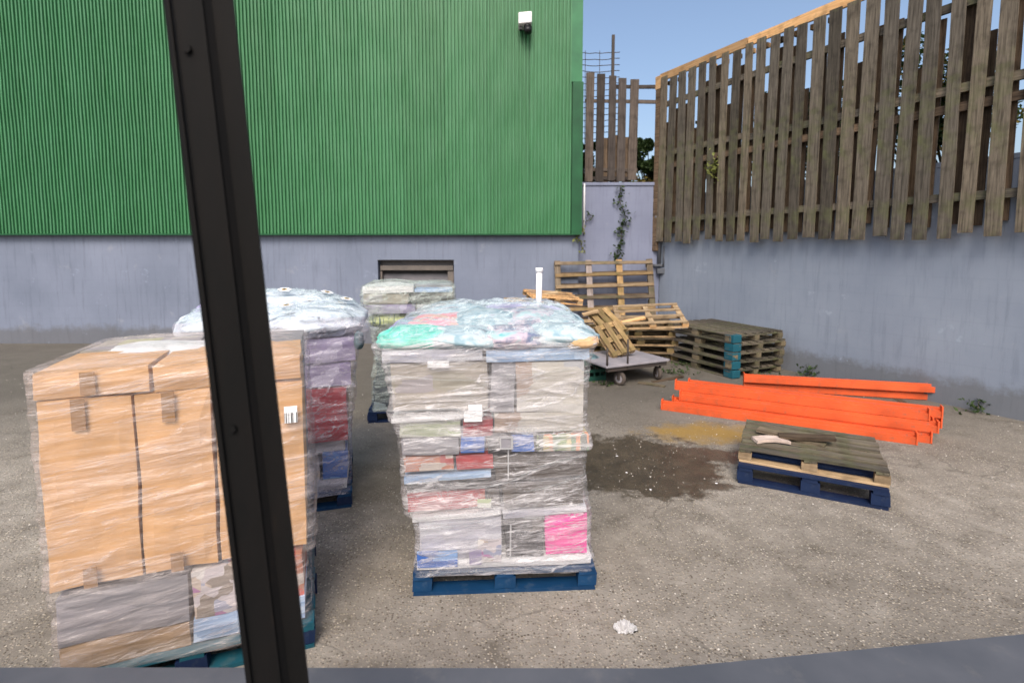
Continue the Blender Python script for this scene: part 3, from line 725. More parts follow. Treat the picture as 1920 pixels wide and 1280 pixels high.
def wrapped_load(label, loc, rot, prof, tiers, bags, fm='film', fmt='film_top', inset=.02, seed=0, n=300, rows=220, zc=None, dsplit=.52, rings=90, amp=.009, crum=.02):
    t = thing('wrapped_load', label, 'wrapped load', loc, rot)
    for (z0, z1, items, tilt) in tiers:
        for row in (0, 1):
            its = items if row == 0 else [(0, .48, random.choice(('c_beige', 'c_grey', 'c_kraft', 'c_lilac'))), (.49, 1, random.choice(('c_grey', 'c_brown', 'c_kraft')))]
            for it in its:
                f0_, f1_, mk = it[:3]; za, zb_ = (it[3], it[4]) if len(it) > 3 and row == 0 else (z0, z1)
                a, b_ = interp(prof, za + .02), interp(prof, zb_ - .02)
                x0, x1 = max(a[0], b_[0]), min(a[1], b_[1]); y0, y1 = max(a[2], b_[2]), min(a[3], b_[3])
                x0 += inset; x1 -= inset; y0 += inset; y1 -= inset; wx = x1 - x0; wy = y1 - y0
                xa, xb = x0 + wx * f0_ + .003, x0 + wx * f1_ - .003
                ya, yb = (y0, y0 + wy * dsplit) if row == 0 else (y0 + wy * dsplit + .01, y1)
                cx_, cy_, cz_ = (xa + xb) / 2, (ya + yb) / 2, (za + zb_) / 2
                me = carton_mesh((xb - xa) / 2 - .002, (yb - ya) / 2, (zb_ - za) / 2 - .001, random.random() * 50)
                obj('carton', me, M[mk], t, (cx_, cy_ + random.uniform(0, .006), cz_), (random.uniform(-.02, .02), (-tilt + random.uniform(-.008, .008)) if row == 0 else 0, random.uniform(-.012, .012)))
    for k, b_ in enumerate(bags):
        me = bag_mesh(b_[3], b_[4], b_[5], k * 3.1 + seed)
        obj('bag', me, M[b_[6]] if isinstance(b_[6], str) else b_[6], t, b_[:3], (0, 0, 0))
    obj('stretch_wrap', film_side(prof, n, rows, seed=seed, amp=amp), M[fm], t)
    obj('top_film', film_cap(prof, bags, n, rings, seed=seed, crum=crum, amp=amp), M[fmt], t)
    return t
M['b_teal'] = fabric('teal and mint bag', ((.02, .4, .3), (.1, .62, .48), (.4, .7, .64)), 7)
M['b_pink'] = fabric('pink and coral bag', ((.6, .55, .35), (.85, .25, .32), (.75, .35, .55)), 5)
M['b_blue'] = fabric('pale blue bag', ((.06, .1, .15), (.25, .38, .44), (.45, .54, .57), (.32, .29, .38)), 8)
M['b_lav'] = fabric('lavender bag', ((.2, .18, .32), (.42, .4, .6), (.6, .58, .72)), 4)
M['b_white'] = fabric('white bag', ((.45, .47, .46), (.66, .68, .67), (.56, .56, .58)), 6)
M['b_duvet'] = fabric('pale blue bedding bag with dark creases', ((.02, .022, .04), (.5, .56, .64), (.68, .73, .78), (.5, .55, .66)), 4.5, stretch=(1, 2, 2))  # darkest stop paints crease shade into the bag colour
M['b_tan'] = fabric('tan and orange bag', ((.45, .3, .15), (.7, .45, .25), (.75, .62, .4)), 5)
M['b_dark'] = fabric('dark teal net bag', ((.04, .07, .09), (.12, .2, .22), (.28, .36, .38)), 6)
M['b_strip'] = fabric('yellow green striped bag', ((.06, .1, .08), (.45, .5, .22), (.5, .48, .5), (.2, .2, .3)), 3, stretch=(9, 2, .4), interp='CONSTANT')
M['b_navy'] = fabric('dark navy bag', ((.02, .024, .05), (.05, .055, .09), (.09, .1, .15)), 4)
M['b_purple'] = fabric('purple bag', ((.2, .17, .34), (.45, .4, .6), (.62, .58, .68)), 4)
M['b_cyan'] = fabric('cyan and white bag', ((.1, .4, .42), (.36, .5, .52), (.5, .42, .48), (.15, .18, .28), (.42, .52, .52)), 8)

mp = [(.13, -.602, .60, -.505, .5), (.21, -.60, .60, -.505, .5), (.25, -.585, .575, -.49, .5), (.42, -.59, .57, -.49, .5), (.50, -.61, .572, -.495, .5), (.55, -.655, .565, -.505, .5),
      (.68, -.675, .55, -.48, .5), (.80, -.682, .54, -.485, .5), (.93, -.68, .542, -.485, .5), (.965, -.688, .578, -.51, .5), (1.01, -.69, .572, -.505, .5), (1.09, -.70, .556, -.49, .5),
      (1.12, -.705, .55, -.485, .5), (1.18, -.75, .54, -.50, .5), (1.22, -.757, .54, -.5, .5), (1.28, -.735, .545, -.485, .5), (1.42, -.755, .552, -.485, .5), (1.53, -.785, .567, -.49, .51),
      (1.60, -.82, .582, -.505, .53), (1.65, -.835, .6, -.51, .54), (1.70, -.79, .60, -.48, .54)]
tiers = [
    (.165, .225, [(0, 1, 'c_white')], 0),
    (.228, .50, [(0, .49, 'c_lilac'), (.505, .74, 'c_dark'), (.745, 1, 'c_pink')], .01),
    (.503, .54, [(0, .5, 'c_white'), (.51, 1, 'c_lilac')], .06),
    (.56, .68, [(0, .44, 'c_red'), (.445, .52, 'c_brown'), (.53, 1, 'c_brown', .56, .72)], .055),
    (.695, .74, [(0, .52, 'c_dark')], .05),
    (.745, .82, [(0, .49, 'c_cyan', .755, .80), (.5, 1, 'c_brown', .75, .92)], .05),
    (.83, .93, [(0, .28, 'c_redor'), (.285, .5, 'c_red')], .045),
    (.94, 1.045, [(0, .31, 'c_grey'), (.315, .45, 'c_blue'), (.455, .58, 'c_dark'), (.585, .71, 'c_blue'), (.715, 1, 'c_food')], 0),
    (1.05, 1.16, [(0, .33, 'c_green'), (.335, .50, 'c_maroon'), (.505, 1, 'c_pinkfig', 1.07, 1.2)], .0),
    (1.165, 1.2, [(0, .48, 'c_white')], .05),
    (1.2, 1.53, [(0, .5, 'c_beige', 1.225, 1.53), (.51, .64, 'c_grey'), (.645, 1, 'c_pinkfig')], .0),
    (1.54, 1.62, [(0, .48, 'c_lilac'), (.49, 1, 'c_cyan')], .01)]
bags = [(-.56, -.25, 1.665, .3, .24, .08, 'b_teal'), (-.25, -.3, 1.67, .3, .22, .075, 'b_blue'), (-.42, .15, 1.68, .3, .3, .1, 'b_pink'), (.05, -.28, 1.67, .28, .24, .08, 'b_cyan'),
        (.38, -.28, 1.68, .26, .24, .08, 'b_blue'), (-.1, .1, 1.7, .3, .3, .12, 'b_blue'), (.2, .15, 1.71, .32, .33, .12, 'b_cyan'), (.42, .12, 1.7, .2, .3, .1, 'b_blue'),
        (-.3, .36, 1.7, .35, .2, .13, 'b_blue'), (.15, .38, 1.7, .4, .18, .14, 'b_lav'), (-.65, .2, 1.67, .18, .35, .06, 'b_lav'), (.5, -.4, 1.66, .12, .12, .05, 'b_tan')]
ML = wrapped_load('largest wrapped load, mixed cartons and bags under clear film, in the middle of the yard', (MC.x, MC.y, 0), (0, 0, MROT), mp, tiers, bags, seed=1.7)
# small details pressed under / stuck on the film of the main load (local coordinates)
def patch(name, x0, x1, z0, z1, y, mat, parent, tilt=0, th=.004, label=None):
    cx_, cz_ = (x0 + x1) / 2, (z0 + z1) / 2
    o = obj(name, box_mesh(x0 - cx_, x1 - cx_, -th, th, z0 - cz_, z1 - cz_), M[mat], parent, (cx_, y, cz_), (0, -tilt, 0))
    if label: o['label'] = label
    return o
def mz(py): return at(940, py, 3.2).z
def mx(px, py):
    q = at(px, py, 3.2); return (Matrix.Rotation(-MROT, 3, 'Z') @ (Vector((q.x, q.y, 0)) - MC)).x
def mpatch(name, x0, x1, y0, y1, mat, y=-.5, **kw):
    ym = (y0 + y1) / 2
    return patch(name, mx(x0, ym), mx(x1, ym), mz(y1), mz(y0), y, mat, ML, **kw)
M['strap'] = painted('grey white strap', (.42, .42, .43), .5, (.3, .3, .3), .5)
M['lab_white'] = carton('white paper label', (.85, .85, .86), ())
def barcode():
    m, t, b = nm('white label with printed bars', .5)
    w_ = N(t, 'ShaderNodeTexNoise', noise_dimensions='1D'); w_.inputs['Scale'].default_value = 160; w_.inputs['Detail'].default_value = 1
    s = t.nodes.new('ShaderNodeSeparateXYZ'); t.links.new(coords(t), s.inputs[0]); t.links.new(s.outputs[0], w_.inputs['W'])
    f = math_(t, 'MULTIPLY', math_(t, 'GREATER_THAN', w_.outputs[0], .52), math_(t, 'LESS_THAN', s.outputs[2], .012))
    t.links.new(mix(t, f, (.85, .85, .86), (.04, .04, .04)), b.inputs['Base Color']); return m
M['barcode'] = barcode()
M['c_film_lbl'] = carton('printed blue logo patch', (.12, .3, .7), ((.55, .75, .88), (.1, .2, .5)), 40, 50, .9)
mpatch('carton_print', 783, 858, 1030, 1060, 'c_blue', -.488)
mpatch('carton_print', 880, 903, 1030, 1058, 'c_purple', -.488)
mpatch('carton_print', 896, 940, 1012, 1054, 'c_photo', -.487)
mpatch('label', 895, 921, 936, 951, 'c_green', -.489)
mpatch('label', 870, 904, 770, 789, 'lab_white', -.500)
mpatch('label', 878, 904, 758, 769, 'lab_white', -.497)
mpatch('label', 802, 842, 676, 688, 'lab_white', -.484)
mpatch('strap', 952, 954.5, 845, 900, 'strap', -.487)
mpatch('strap', 956, 959, 985, 1047, 'strap', -.488, tilt=-.01)
# framed grey square label
lx0, lx1, lz0, lz1 = mx(937, 829), mx(962, 829), mz(841), mz(818)
fo = patch('framed_label', lx0, lx1, lz0, lz1, -.505, 'c_grey', ML)
bm = bmesh.new(); wq, hq, e = (lx1 - lx0) / 2, (lz1 - lz0) / 2, .009
for q in ((-wq, wq, hq - e, hq), (-wq, wq, -hq, -hq + e), (-wq, -wq + e, -hq + e, hq - e), (wq - e * 1.5, wq, -hq + e, hq - e)): add_box(bm, q[0], q[1], -.008, -.005, q[2], q[3])
obj('label_frame', mesh_of(bm), M['strap'], fo)
# loose film tail lines: fine bright tension ridges of the wrap
def wrinkle(pts, rad=.0035):
    return tube_mesh(pts, [rad * (.3 if i in (0, len(pts) - 1) else 1) for i in range(len(pts))], 6)
for (x0, y0, x1, y1, bend) in ((752, 905, 935, 875, 6), (760, 928, 955, 905, 5), (955, 905, 1100, 858, -8), (770, 978, 940, 962, 4), (730, 772, 870, 764, -3), (770, 985, 940, 968, 5),
                               (980, 925, 1105, 890, 5), (970, 970, 1106, 966, 3), (940, 800, 1100, 806, 5), (725, 668, 930, 668, 3), (930, 668, 1105, 662, -2), (735, 700, 900, 712, 4), (930, 705, 1095, 690, 3), (780, 1066, 1110, 1062, 2)):
    pts = []
    for k in range(9):
        f = k / 8; px = x0 + (x1 - x0) * f; py = y0 + (y1 - y0) * f + bend * sin(pi * f)
        z = mz(py); yb_ = interp(mp, z)[2]
        pts.append((mx(px, py), yb_ - .010, z))
    obj('film_fold', wrinkle(pts), M['film_top'], ML)

tp = at(1010, 570, 3.95); tt = at(1010, 508, 3.95)
tu = thing('cardboard_tube', 'white tube standing up from the top of the largest wrapped load', 'tube', (tp.x, tp.y, tp.z - .12))
obj('tube_body', tube_mesh([(0, 0, 0), (0.003, 0, tt.z - tp.z + .11)], .023, 16), M['white_pl'], tu)
obj('end_cap', tube_mesh([(0.003, 0, tt.z - tp.z + .112), (.003, 0, tt.z - tp.z + .145)], .029, 16), M['white_pl'], tu)

# --- near left stack: tall tan cartons
AR = R(21); c_ = gr(590, 1212) ; off = Matrix.Rotation(AR, 3, 'Z') @ Vector((.6, -.5, 0)); AC = c_ - off
p = make_pallet('pallet', 'dark teal pallet under the tall cardboard load at the left edge', 1.2, 1.0, ('teal', 'navy', 'teal'), 7, .15, .11)
p.location = (AC.x, AC.y, 0); p.rotation_euler = (0, 0, AR)
ap = [(.13, -.6, .6, -.5, .5), (.3, -.59, .585, -.49, .49), (.45, -.585, .575, -.485, .485), (.55, -.59, .58, -.49, .49), (.58, -.6, .625, -.5, .5), (.64, -.6, .63, -.5, .5), (1.0, -.6, .62, -.5, .5), (1.5, -.6, .605, -.5, .5), (1.69, -.6, .60, -.5, .5)]
at_ = [(.165, .3, [(0, .5, 'c_kraft'), (.51, 1, 'c_cyan')], 0), (.3, .56, [(0, .5, 'c_grey'), (.51, .9, 'c_photo'), (.905, 1, 'c_redor')], 0),
       (.6, 1.54, [(0, .33, 'c_tan'), (.335, .62, 'c_tan'), (.63, 1, 'c_tan')], 0), (1.55, 1.68, [(0, .4, 'c_tan'), (.41, 1, 'c_tan')], .01)]
AL = wrapped_load('tall plain tan cardboard load wrapped in film at the left edge behind the dark post', (AC.x, AC.y, 0), (0, 0, AR), ap, at_,
                  [(-.2, .1, 1.62, .35, .3, .08, 'b_white'), (.3, -.1, 1.61, .28, .35, .08, 'c_tan')], 'film_warm', 'film_warm', seed=5, n=220, rows=150, rings=50, crum=.01)
patch('label', .49, .555, 1.32, 1.41, -.506, 'barcode', AL)
M['tape'] = painted('brown parcel tape', (.3, .17, .08), .25, (.36, .22, .12), .3)
for x_ in (-.405, -.04, .36):
    patch('parcel_tape', x_ - .028, x_ + .028, 1.39, 1.545, -.494, 'tape', AL, th=.002); patch('parcel_tape', x_ - .028, x_ + .028, .6, .7, -.494, 'tape', AL, th=.002)
for x_ in (-.36, .3): patch('parcel_tape', x_ - .03, x_ + .03, 1.56, 1.67, -.494, 'tape', AL, th=.002)
# --- second stack
BR = R(17); c_ = gr(659, 950); off = Matrix.Rotation(BR, 3, 'Z') @ Vector((.6, -.5, 0)); BC = c_ - off
p = make_pallet('pallet', 'blue pallet under the flower print bedding load, second from the left edge', 1.2, 1.0, ('blue', 'navy', 'blue'), 7, .15, .11)
p.location = (BC.x, BC.y, 0); p.rotation_euler = (0, 0, BR)
bp = [(.13, -.6, .6, -.5, .5), (.5, -.6, .6, -.5, .5), (.56, -.6, .57, -.48, .5), (.62, -.6, .61, -.5, .5), (1.08, -.6, .665, -.52, .5), (1.12, -.6, .64, -.5, .5), (1.25, -.62, .67, -.52, .52), (1.4, -.64, .70, -.54, .54), (1.5, -.66, .765, -.56, .56), (1.62, -.68, .80, -.58, .58), (1.69, -.68, .76, -.56, .58)]
btiers = [(.165, .26, [(0, .7, 'c_white'), (.71, 1, 'c_lilac')], 0), (.26, .5, [(0, .4, 'c_kraft'), (.41, .8, 'c_photo'), (.81, 1, 'c_blue')], 0), (.5, .6, [(0, 1, 'c_grey')], 0),
          (.6, 1.08, [(0, .4, 'c_grey'), (.41, 1, 'c_maroon')], 0), (1.09, 1.3, [(0, .5, 'c_purple'), (.51, 1, 'c_purple')], 0), (1.3, 1.5, [(0, .5, 'c_lilac'), (.52, 1, 'c_purple')], .01)]
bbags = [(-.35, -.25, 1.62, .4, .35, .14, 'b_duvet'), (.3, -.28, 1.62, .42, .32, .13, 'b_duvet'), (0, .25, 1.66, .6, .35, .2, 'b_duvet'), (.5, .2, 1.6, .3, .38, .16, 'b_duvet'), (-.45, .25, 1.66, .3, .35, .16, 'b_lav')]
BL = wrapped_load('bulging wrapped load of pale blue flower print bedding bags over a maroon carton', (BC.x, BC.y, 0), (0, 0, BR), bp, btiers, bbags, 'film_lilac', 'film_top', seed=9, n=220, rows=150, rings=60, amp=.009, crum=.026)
# printed flowers showing on the bedding bags: white petals, yellow centre, dark eye
M['fl_w'] = carton('white petal print', (.85, .85, .86)); M['fl_y'] = carton('yellow print', (.6, .4, .1)); M['fl_k'] = carton('dark print', (.03, .03, .03))
def hB(x, y): return heightf(bbags, 1.69)(x, y)
for (fx_, fy_) in ((.28, -.12), (-.2, -.3), (.05, .1), (-.42, .12), (.55, -.22), (.42, .16), (.12, -.38), (.6, .05)):
    z = hB(fx_, fy_) + .05
    e = .02; nx = Vector((-(hB(fx_ + e, fy_) - hB(fx_ - e, fy_)) / (2 * e), -(hB(fx_, fy_ + e) - hB(fx_, fy_ - e)) / (2 * e), 1)).normalized()
    rt = nx.to_track_quat('Z', 'Y').to_euler()
    bm = bmesh.new()
    for k in range(6):
        a = k * pi / 3; bmesh.ops.create_circle(bm, cap_ends=True, segments=10, radius=.026, matrix=Matrix.Translation((cos(a) * .034, sin(a) * .034, .001 * (k % 2))))
    fl = obj('flower_print', mesh_of(bm), M['fl_w'], BL, (fx_, fy_, z), rt)
    bm = bmesh.new(); bmesh.ops.create_circle(bm, cap_ends=True, segments=14, radius=.024, matrix=Matrix.Translation((0, 0, .004))); obj('flower_centre', mesh_of(bm), M['fl_y'], fl)
    bm = bmesh.new(); bmesh.ops.create_circle(bm, cap_ends=True, segments=12, radius=.013, matrix=Matrix.Translation((0, 0, .007))); obj('flower_eye', mesh_of(bm), M['fl_k'], fl)
# dark torn hole in the film near the tan cartons
hb = bag_mesh(.1, .05, .09, 3); obj('bag', hb, M['b_navy'], BL, (.06, -.55, 1.47))
obj('bag', bag_mesh(.07, .05, .12, 5), M['b_white'], BL, (-.02, -.575, 1.44))
obj('bag', bag_mesh(.06, .05, .1, 6), M['b_tan'], BL, (.16, -.56, 1.43))
obj('bag', bag_mesh(.045, .05, .08, 6), M['b_dark'], BL, (.70, -.5, 1.48))
# --- third stack
c_ = gr(729, 792); CR = R(9); SC = Vector((at(760, 560, 6.8).x, c_.y + .55, 0))
p = make_pallet('pallet', 'dark navy pallet under the tall wrapped load in front of the grey door', 1.1, 1.0, ('navy', 'navy', 'navy'), 7, .15, .11)
p.location = (SC.x, SC.y, 0); p.rotation_euler = (0, 0, CR)
cp_ = [(.13, -.5, .55, -.5, .5), (.6, -.5, .55, -.5, .5), (.9, -.46, .58, -.5, .5), (1.2, -.5, .6, -.52, .5), (1.4, -.56, .62, -.54, .52), (1.6, -.6, .62, -.55, .54), (1.7, -.61, .6, -.54, .54), (1.80, -.6, .6, -.52, .54)]
ct = [(.165, .32, [(0, 1, 'c_navy')], 0), (.32, .55, [(0, .5, 'c_navy'), (.51, 1, 'c_cyan')], 0), (.55, .9, [(0, .5, 'c_navy'), (.51, 1, 'c_dark')], 0), (.9, 1.2, [(0, .5, 'c_dark'), (.51, 1, 'c_grey')], 0), (1.44, 1.56, [(0, .55, 'c_purple'), (.56, 1, 'c_lilac')], 0), (1.57, 1.70, [(0, .5, 'c_beige'), (.52, 1, 'c_dark')], 0), (1.71, 1.80, [(0, .56, 'c_white')], .01), (1.71, 1.75, [(.57, 1, 'c_cyan')], 0)]
cb = [(-.25, -.3, 1.34, .3, .22, .1, 'b_strip'), (.25, -.3, 1.34, .32, .22, .1, 'b_strip'), (-.28, .1, 1.76, .28, .36, .06, 'b_white')]
CL = wrapped_load('tall wrapped load with white bags on top standing in front of the grey door', (SC.x, SC.y, 0), (0, 0, CR), cp_, ct, cb, 'film_grey', 'film_grey', seed=14, n=180, rows=120, rings=50, amp=.011, crum=.012)

# ---------------------------------------------------------------- wooden pallets at the back
def old(proto_mats, L, Wd, nd, H, label, **kw): return make_pallet('pallet', label, L, Wd, proto_mats, nd, H, **kw)
ORD = ('bottom', 'second', 'third', 'fourth', 'fifth', 'sixth', 'seventh', 'eighth', 'ninth')
# low stack on the right (long pallets), blue corner blocks
A_ = gr(1371, 710); B_ = gr(1245, 674); ld = (B_ - A_); LL = ld.length; ang = math.atan2(ld.y, ld.x)
Wd_ = 1.28; nrm = Vector((sin(ang), -cos(ang), 0)); nrm = nrm if nrm.x > 0 else -nrm
PC = (A_ + B_) / 2 + nrm * (Wd_ / 2)
hz = (at(1371, 628, A_.y).z) / 5
protoR = old(('wood_fence', 'wood_old', 'wood_fence'), LL, Wd_, 7, hz, 'x', bw=.125, group='weathered pallets stacked by the right wall')
for k in range(5):
    j = Vector((random.uniform(-.03, .03), random.uniform(-.03, .03), k * hz + .002 * k))
    o = place(protoR, k == 0, PC + j, (random.uniform(-.004, .004), 0, ang + random.uniform(-.02, .02)), '%s weathered pallet %s of the low stack by the right wall' % (('bottom', 'second', 'middle', 'fourth', 'topmost')[k], ('', 'up', '', 'up', '')[k]))
    o['label'] = o['label'].replace('  ', ' ')
# blue corner blocks belong to that stack's pallets: a teal block and board end at the corner of each
rest = [o for o in COL.objects if o.get('group') == 'weathered pallets stacked by the right wall']
for o in rest:
    mi = Matrix.Rotation(-o.rotation_euler.z, 3, 'Z'); lc = mi @ (A_ + nrm * .07 + ld.normalized() * .09 - Vector((o.location.x, o.location.y, 0)))
    jx = random.uniform(-.014, .008); b_ = obj('painted_block', box_mesh(-.118 + jx, .08, -.115 - jx, .085, .004, hz - .014, .01), M['teal'], o, (lc.x, lc.y, .004)); b_['label'] = 'teal blue painted corner block'
# middle stack behind the trolley
mc = Vector((2.62, 10.9, 0)); protoM = old(('wood_old', 'wood_new', 'wood_tan'), 1.5, 1.1, 6, .16, 'x', bw=.12, group='pallets in the stack behind the trolley')
for k in range(5):
    place(protoM, k == 0, mc + Vector((random.uniform(-.06, .06), random.uniform(-.04, .04), k * .163)), (0, 0, R(-4) + random.uniform(-.05, .05)), '%s pallet %s the stack behind the trolley' % (('bottom', 'second lowest', 'middle', 'second highest', 'topmost level')[k], 'in'))
# tilted tan pallet on top of it
tl = old(('wood_tan', 'wood_orange', 'wood_tan'), 1.35, 1.1, 4, .13, 'pale tan pallet lying tilted on the stack behind the trolley', bw=.1)
q = at(1218, 597, 10.4); tl.location = (q.x, 10.5, .86); tl.rotation_euler = (R(14), R(-3), R(-6))
# pile behind the main load
protoP = old(('wood_tan', 'wood_new', 'wood_tan'), 1.05, 1.0, 6, .15, 'x', bw=.1, group='pallets in the pile behind the largest load')
for k in range(9):
    place(protoP, k == 0, Vector((.42 + random.uniform(-.03, .03), 9.3 + random.uniform(-.03, .03), k * .152)), (0, 0, R(5) + random.uniform(-.05, .05)), '%s pallet in the pile behind the largest wrapped load' % (ORD[k] + (' lowest' if k else '') if k < 8 else 'uppermost flat'))
tp_ = old(('wood_orange', 'wood_tan', 'wood_orange'), .9, .7, 4, .1, 'small orange tan pallet propped on the pile behind the largest load', bw=.08)
q = at(1035, 572, 8.9); tp_.location = (q.x, 8.95, 1.40); tp_.rotation_euler = (R(6), R(5), R(12))

# large skeletal pallet leaning against the back wall
def lean_pallet():
    a, b_ = at(1048, 492, 12.35), at(1220, 487, 12.35); Wp = b_.x - a.x; Hp = 2.12
    t = thing('pallet', 'very large openwork pallet leaning upright against the corner wall', 'pallet', (at(1140, 600, 11.8).x, 11.75, 0), (R(-15.5), 0, 0))
    t.rotation_euler = (R(90 - 15.5) - pi / 2, R(-1.2), 0)
    for k, x in enumerate((-Wp / 2, -Wp / 2 + .34 * Wp, -Wp / 2 + .67 * Wp, Wp / 2)):
        obj('stringer', board_m(Hp, .14, .05, M[('wood_old', 'wood_pale', 'wood_new', 'wood_old')[k]]), None, t, (x, 0, Hp / 2), (pi / 2, -pi / 2, 0))
        for z in (.1, Hp * .5, Hp - .1): obj('block', box_mesh(-.07, .07, .028, .12, -.08, .08, .005), M['wood_old'], t, (x, 0, z))
    for k in range(8):
        z = .1 + (Hp - .18) * k / 7
        obj('slat', board_m(round(Wp + .12, 2), .075, .03, M[('wood_new', 'wood_old', 'wood_tan')[k % 3] if k < 7 else 'wood_old'], warp=.012), None, t, (0, -.043, z), (pi / 2, random.uniform(-.012, .012), 0))
        if k < 7: obj('rear_slat', board_m(round(Wp + .1, 2), .12, .028, M['wood_dark']), None, t, (0, .138, z + .05), (pi / 2, random.uniform(-.01, .01), 0))
    return t
lp = lean_pallet()

# trolley
f1 = gr(1160, 722); f2 = gr(1228, 708)
td = (f2 - f1); tang = math.atan2(td.y, td.x)
TR = thing('platform_trolley', 'flat grey platform trolley on caster wheels with a pallet on it', 'trolley', f1, (0, 0, tang * .75))
tz = .37
obj('platform', box_mesh(-.34, 1.0, -.12, 1.0, tz - .03, tz + .01, .012), M['steel'], TR)
obj('frame_rail', box_mesh(-.3, .96, -.09, -.03, tz - .1, tz - .032, .005), M['iron'], TR)
obj('frame_rail', box_mesh(-.3, .96, .9, .96, tz - .1, tz - .032, .005), M['iron'], TR)
def wheel(x, y, r=.115, yaw=.3):
    bm = bmesh.new(); segs = 24
    prof_ = [(-.03, .6), (-.03, .9), (-.022, 1), (.022, 1), (.03, .9), (.03, .6)]
    rings = [[bm.verts.new((a, cos(2 * pi * k / segs) * r * b_, sin(2 * pi * k / segs) * r * b_)) for k in range(segs)] for a, b_ in prof_]
    for a, b_ in zip(rings, rings[1:]):
        for k in range(segs): bm.faces.new((a[k], a[(k + 1) % segs], b_[(k + 1) % segs], b_[k]))
    wv_ = obj('caster', mesh_of(bm, True), M['rubber'], TR, (x, y, r), (0, 0, yaw))
    bm = bmesh.new(); add_tube(bm, [(-.025, 0, 0), (.025, 0, 0)], r * .62, 20); obj('hub', mesh_of(bm), M['steel'], wv_)
    bm = bmesh.new(); add_box(bm, -.045, -.036, -.03, .03, -.02, tz - .1 - r, 0); add_box(bm, .036, .045, -.03, .03, -.02, tz - .1 - r, 0); add_box(bm, -.045, .045, -.04, .04, tz - .115 - r, tz - .1 - r, 0)
    obj('fork', mesh_of(bm), M['iron'], wv_)
wheel(.02, 0); wheel(.86, .02, yaw=-.2); wheel(.02, .88, yaw=.1); wheel(.86, .88, yaw=0)
obj('corner_post', tube_mesh([(.1, -.1, tz - .05), (.1, -.1, tz + .42)], .016), M['iron'], TR)
obj('corner_post', tube_mesh([(-.31, -.09, tz - .05), (-.31, -.09, tz + .3)], .018), M['iron'], TR)
# pallets propped on and behind the trolley
def prop(P0, P1, P2, mats, nd, H, label, bw):
    """a pallet whose deck has corners P0 (upper left), P1 (lower left), P2 (lower right)"""
    X = P1 - P0; Y = P2 - P1; Y -= X.normalized() * Y.dot(X.normalized()); Zn = X.cross(Y).normalized()
    t = old(mats, X.length, Y.length, nd, H, label, bw=bw)
    c_ = P0 + X / 2 + Y / 2 - Zn * H; m_ = Matrix((X.normalized(), Y.normalized(), Zn)).transposed()
    t.location = c_; t.rotation_euler = m_.to_euler(); return t
s1 = prop(at(1114, 612, 9.3), at(1150, 668, 8.85), at(1198, 662, 8.95), ('wood_new', 'wood_tan', 'wood_tan'), 3, .1, 'yellow tan pallet propped on the trolley platform', .1)
s2 = prop(at(1103, 586, 10.0), at(1140, 628, 9.5), at(1180, 620, 9.6), ('wood_new', 'wood_new', 'wood_tan'), 3, .1, 'mossy yellow pallet leaning above and behind the trolley', .12)
protoS = old(('wood_new', 'wood_old', 'wood_new'), .95, .7, 5, .15, 'x', bw=.1, group='small pallets stacked under the leaning mossy pallet')
for k in range(5):
    place(protoS, k == 0, Vector((1.75, 10.15, k * .152)), (0, 0, R(8) + random.uniform(-.04, .04)), '%s small pallet hidden low behind the trolley' % ('bottom', 'second', 'third', 'fourth', 'uppermost')[k])
# loose planks
for k, (x0, y0, x1, y1, Y, m_, lab) in enumerate(((1092, 590, 1122, 583, 9.9, 'wood_tan', 'pale plank end sticking out beside the mossy leaning pallet'), (1010, 551, 1046, 549, 9.0, 'wood_tan', 'thin pale plank lying across the top of the rear pile'),
                                                 (1165, 604, 1210, 596, 10.2, 'wood_orange', 'orange tan plank lying below the tilted pallet'))):
    a, b_ = at(x0, y0, Y), at(x1, y1, Y); c = (a + b_) / 2
    tag(obj('plank', board_m(round((b_ - a).length, 2), .1, .03, M[m_]), None, None, c, (.3, -math.atan2(b_.z - a.z, b_.x - a.x), .1)), lab, 'plank')
# green crate beside the trolley
g = gr(1115, 715); CRT = thing('plastic_crate', 'dark green plastic crate between the largest load and the trolley', 'crate', (g.x - .12, g.y + .25, 0), (0, 0, .3))
bm = bmesh.new(); cw, cd, chh, th = .28, .24, .36, .018
add_box(bm, -cw, cw, -cd, cd, 0, th)
obj('floor_panel', mesh_of(bm), M['dgreen'], CRT)
for (x0, x1, y0, y1) in ((-cw, cw, -cd, -cd + th), (-cw, cw, cd - th, cd), (-cw, -cw + th, -cd + th, cd - th), (cw - th, cw, -cd + th, cd - th)):
    bm = bmesh.new()
    add_box(bm, x0, x1, y0, y1, th + .001, .08); add_box(bm, x0, x1, y0, y1, .15, .2); add_box(bm, x0, x1, y0, y1, .28, chh)
    n_ = 5
    for k in range(n_ + 1):
        if x1 - x0 > .1: xx = x0 + (x1 - x0 - .02) * k / n_; add_box(bm, xx, xx + .02, y0 + .002, y1 - .002, .06, .3)
        else: yy = y0 + (y1 - y0 - .02) * k / n_; add_box(bm, x0 + .002, x1 - .002, yy, yy + .02, .06, .3)
    obj('side_panel', mesh_of(bm), M['dgreen'], CRT)
tarp = bag_mesh(.26, .2, .12, 8); 
tag(obj('folded_tarp', tarp, M['b_dark'], None, (g.x - .12, g.y + .25, .33)), 'dark teal bundle of sheeting on the green crate', 'tarp')

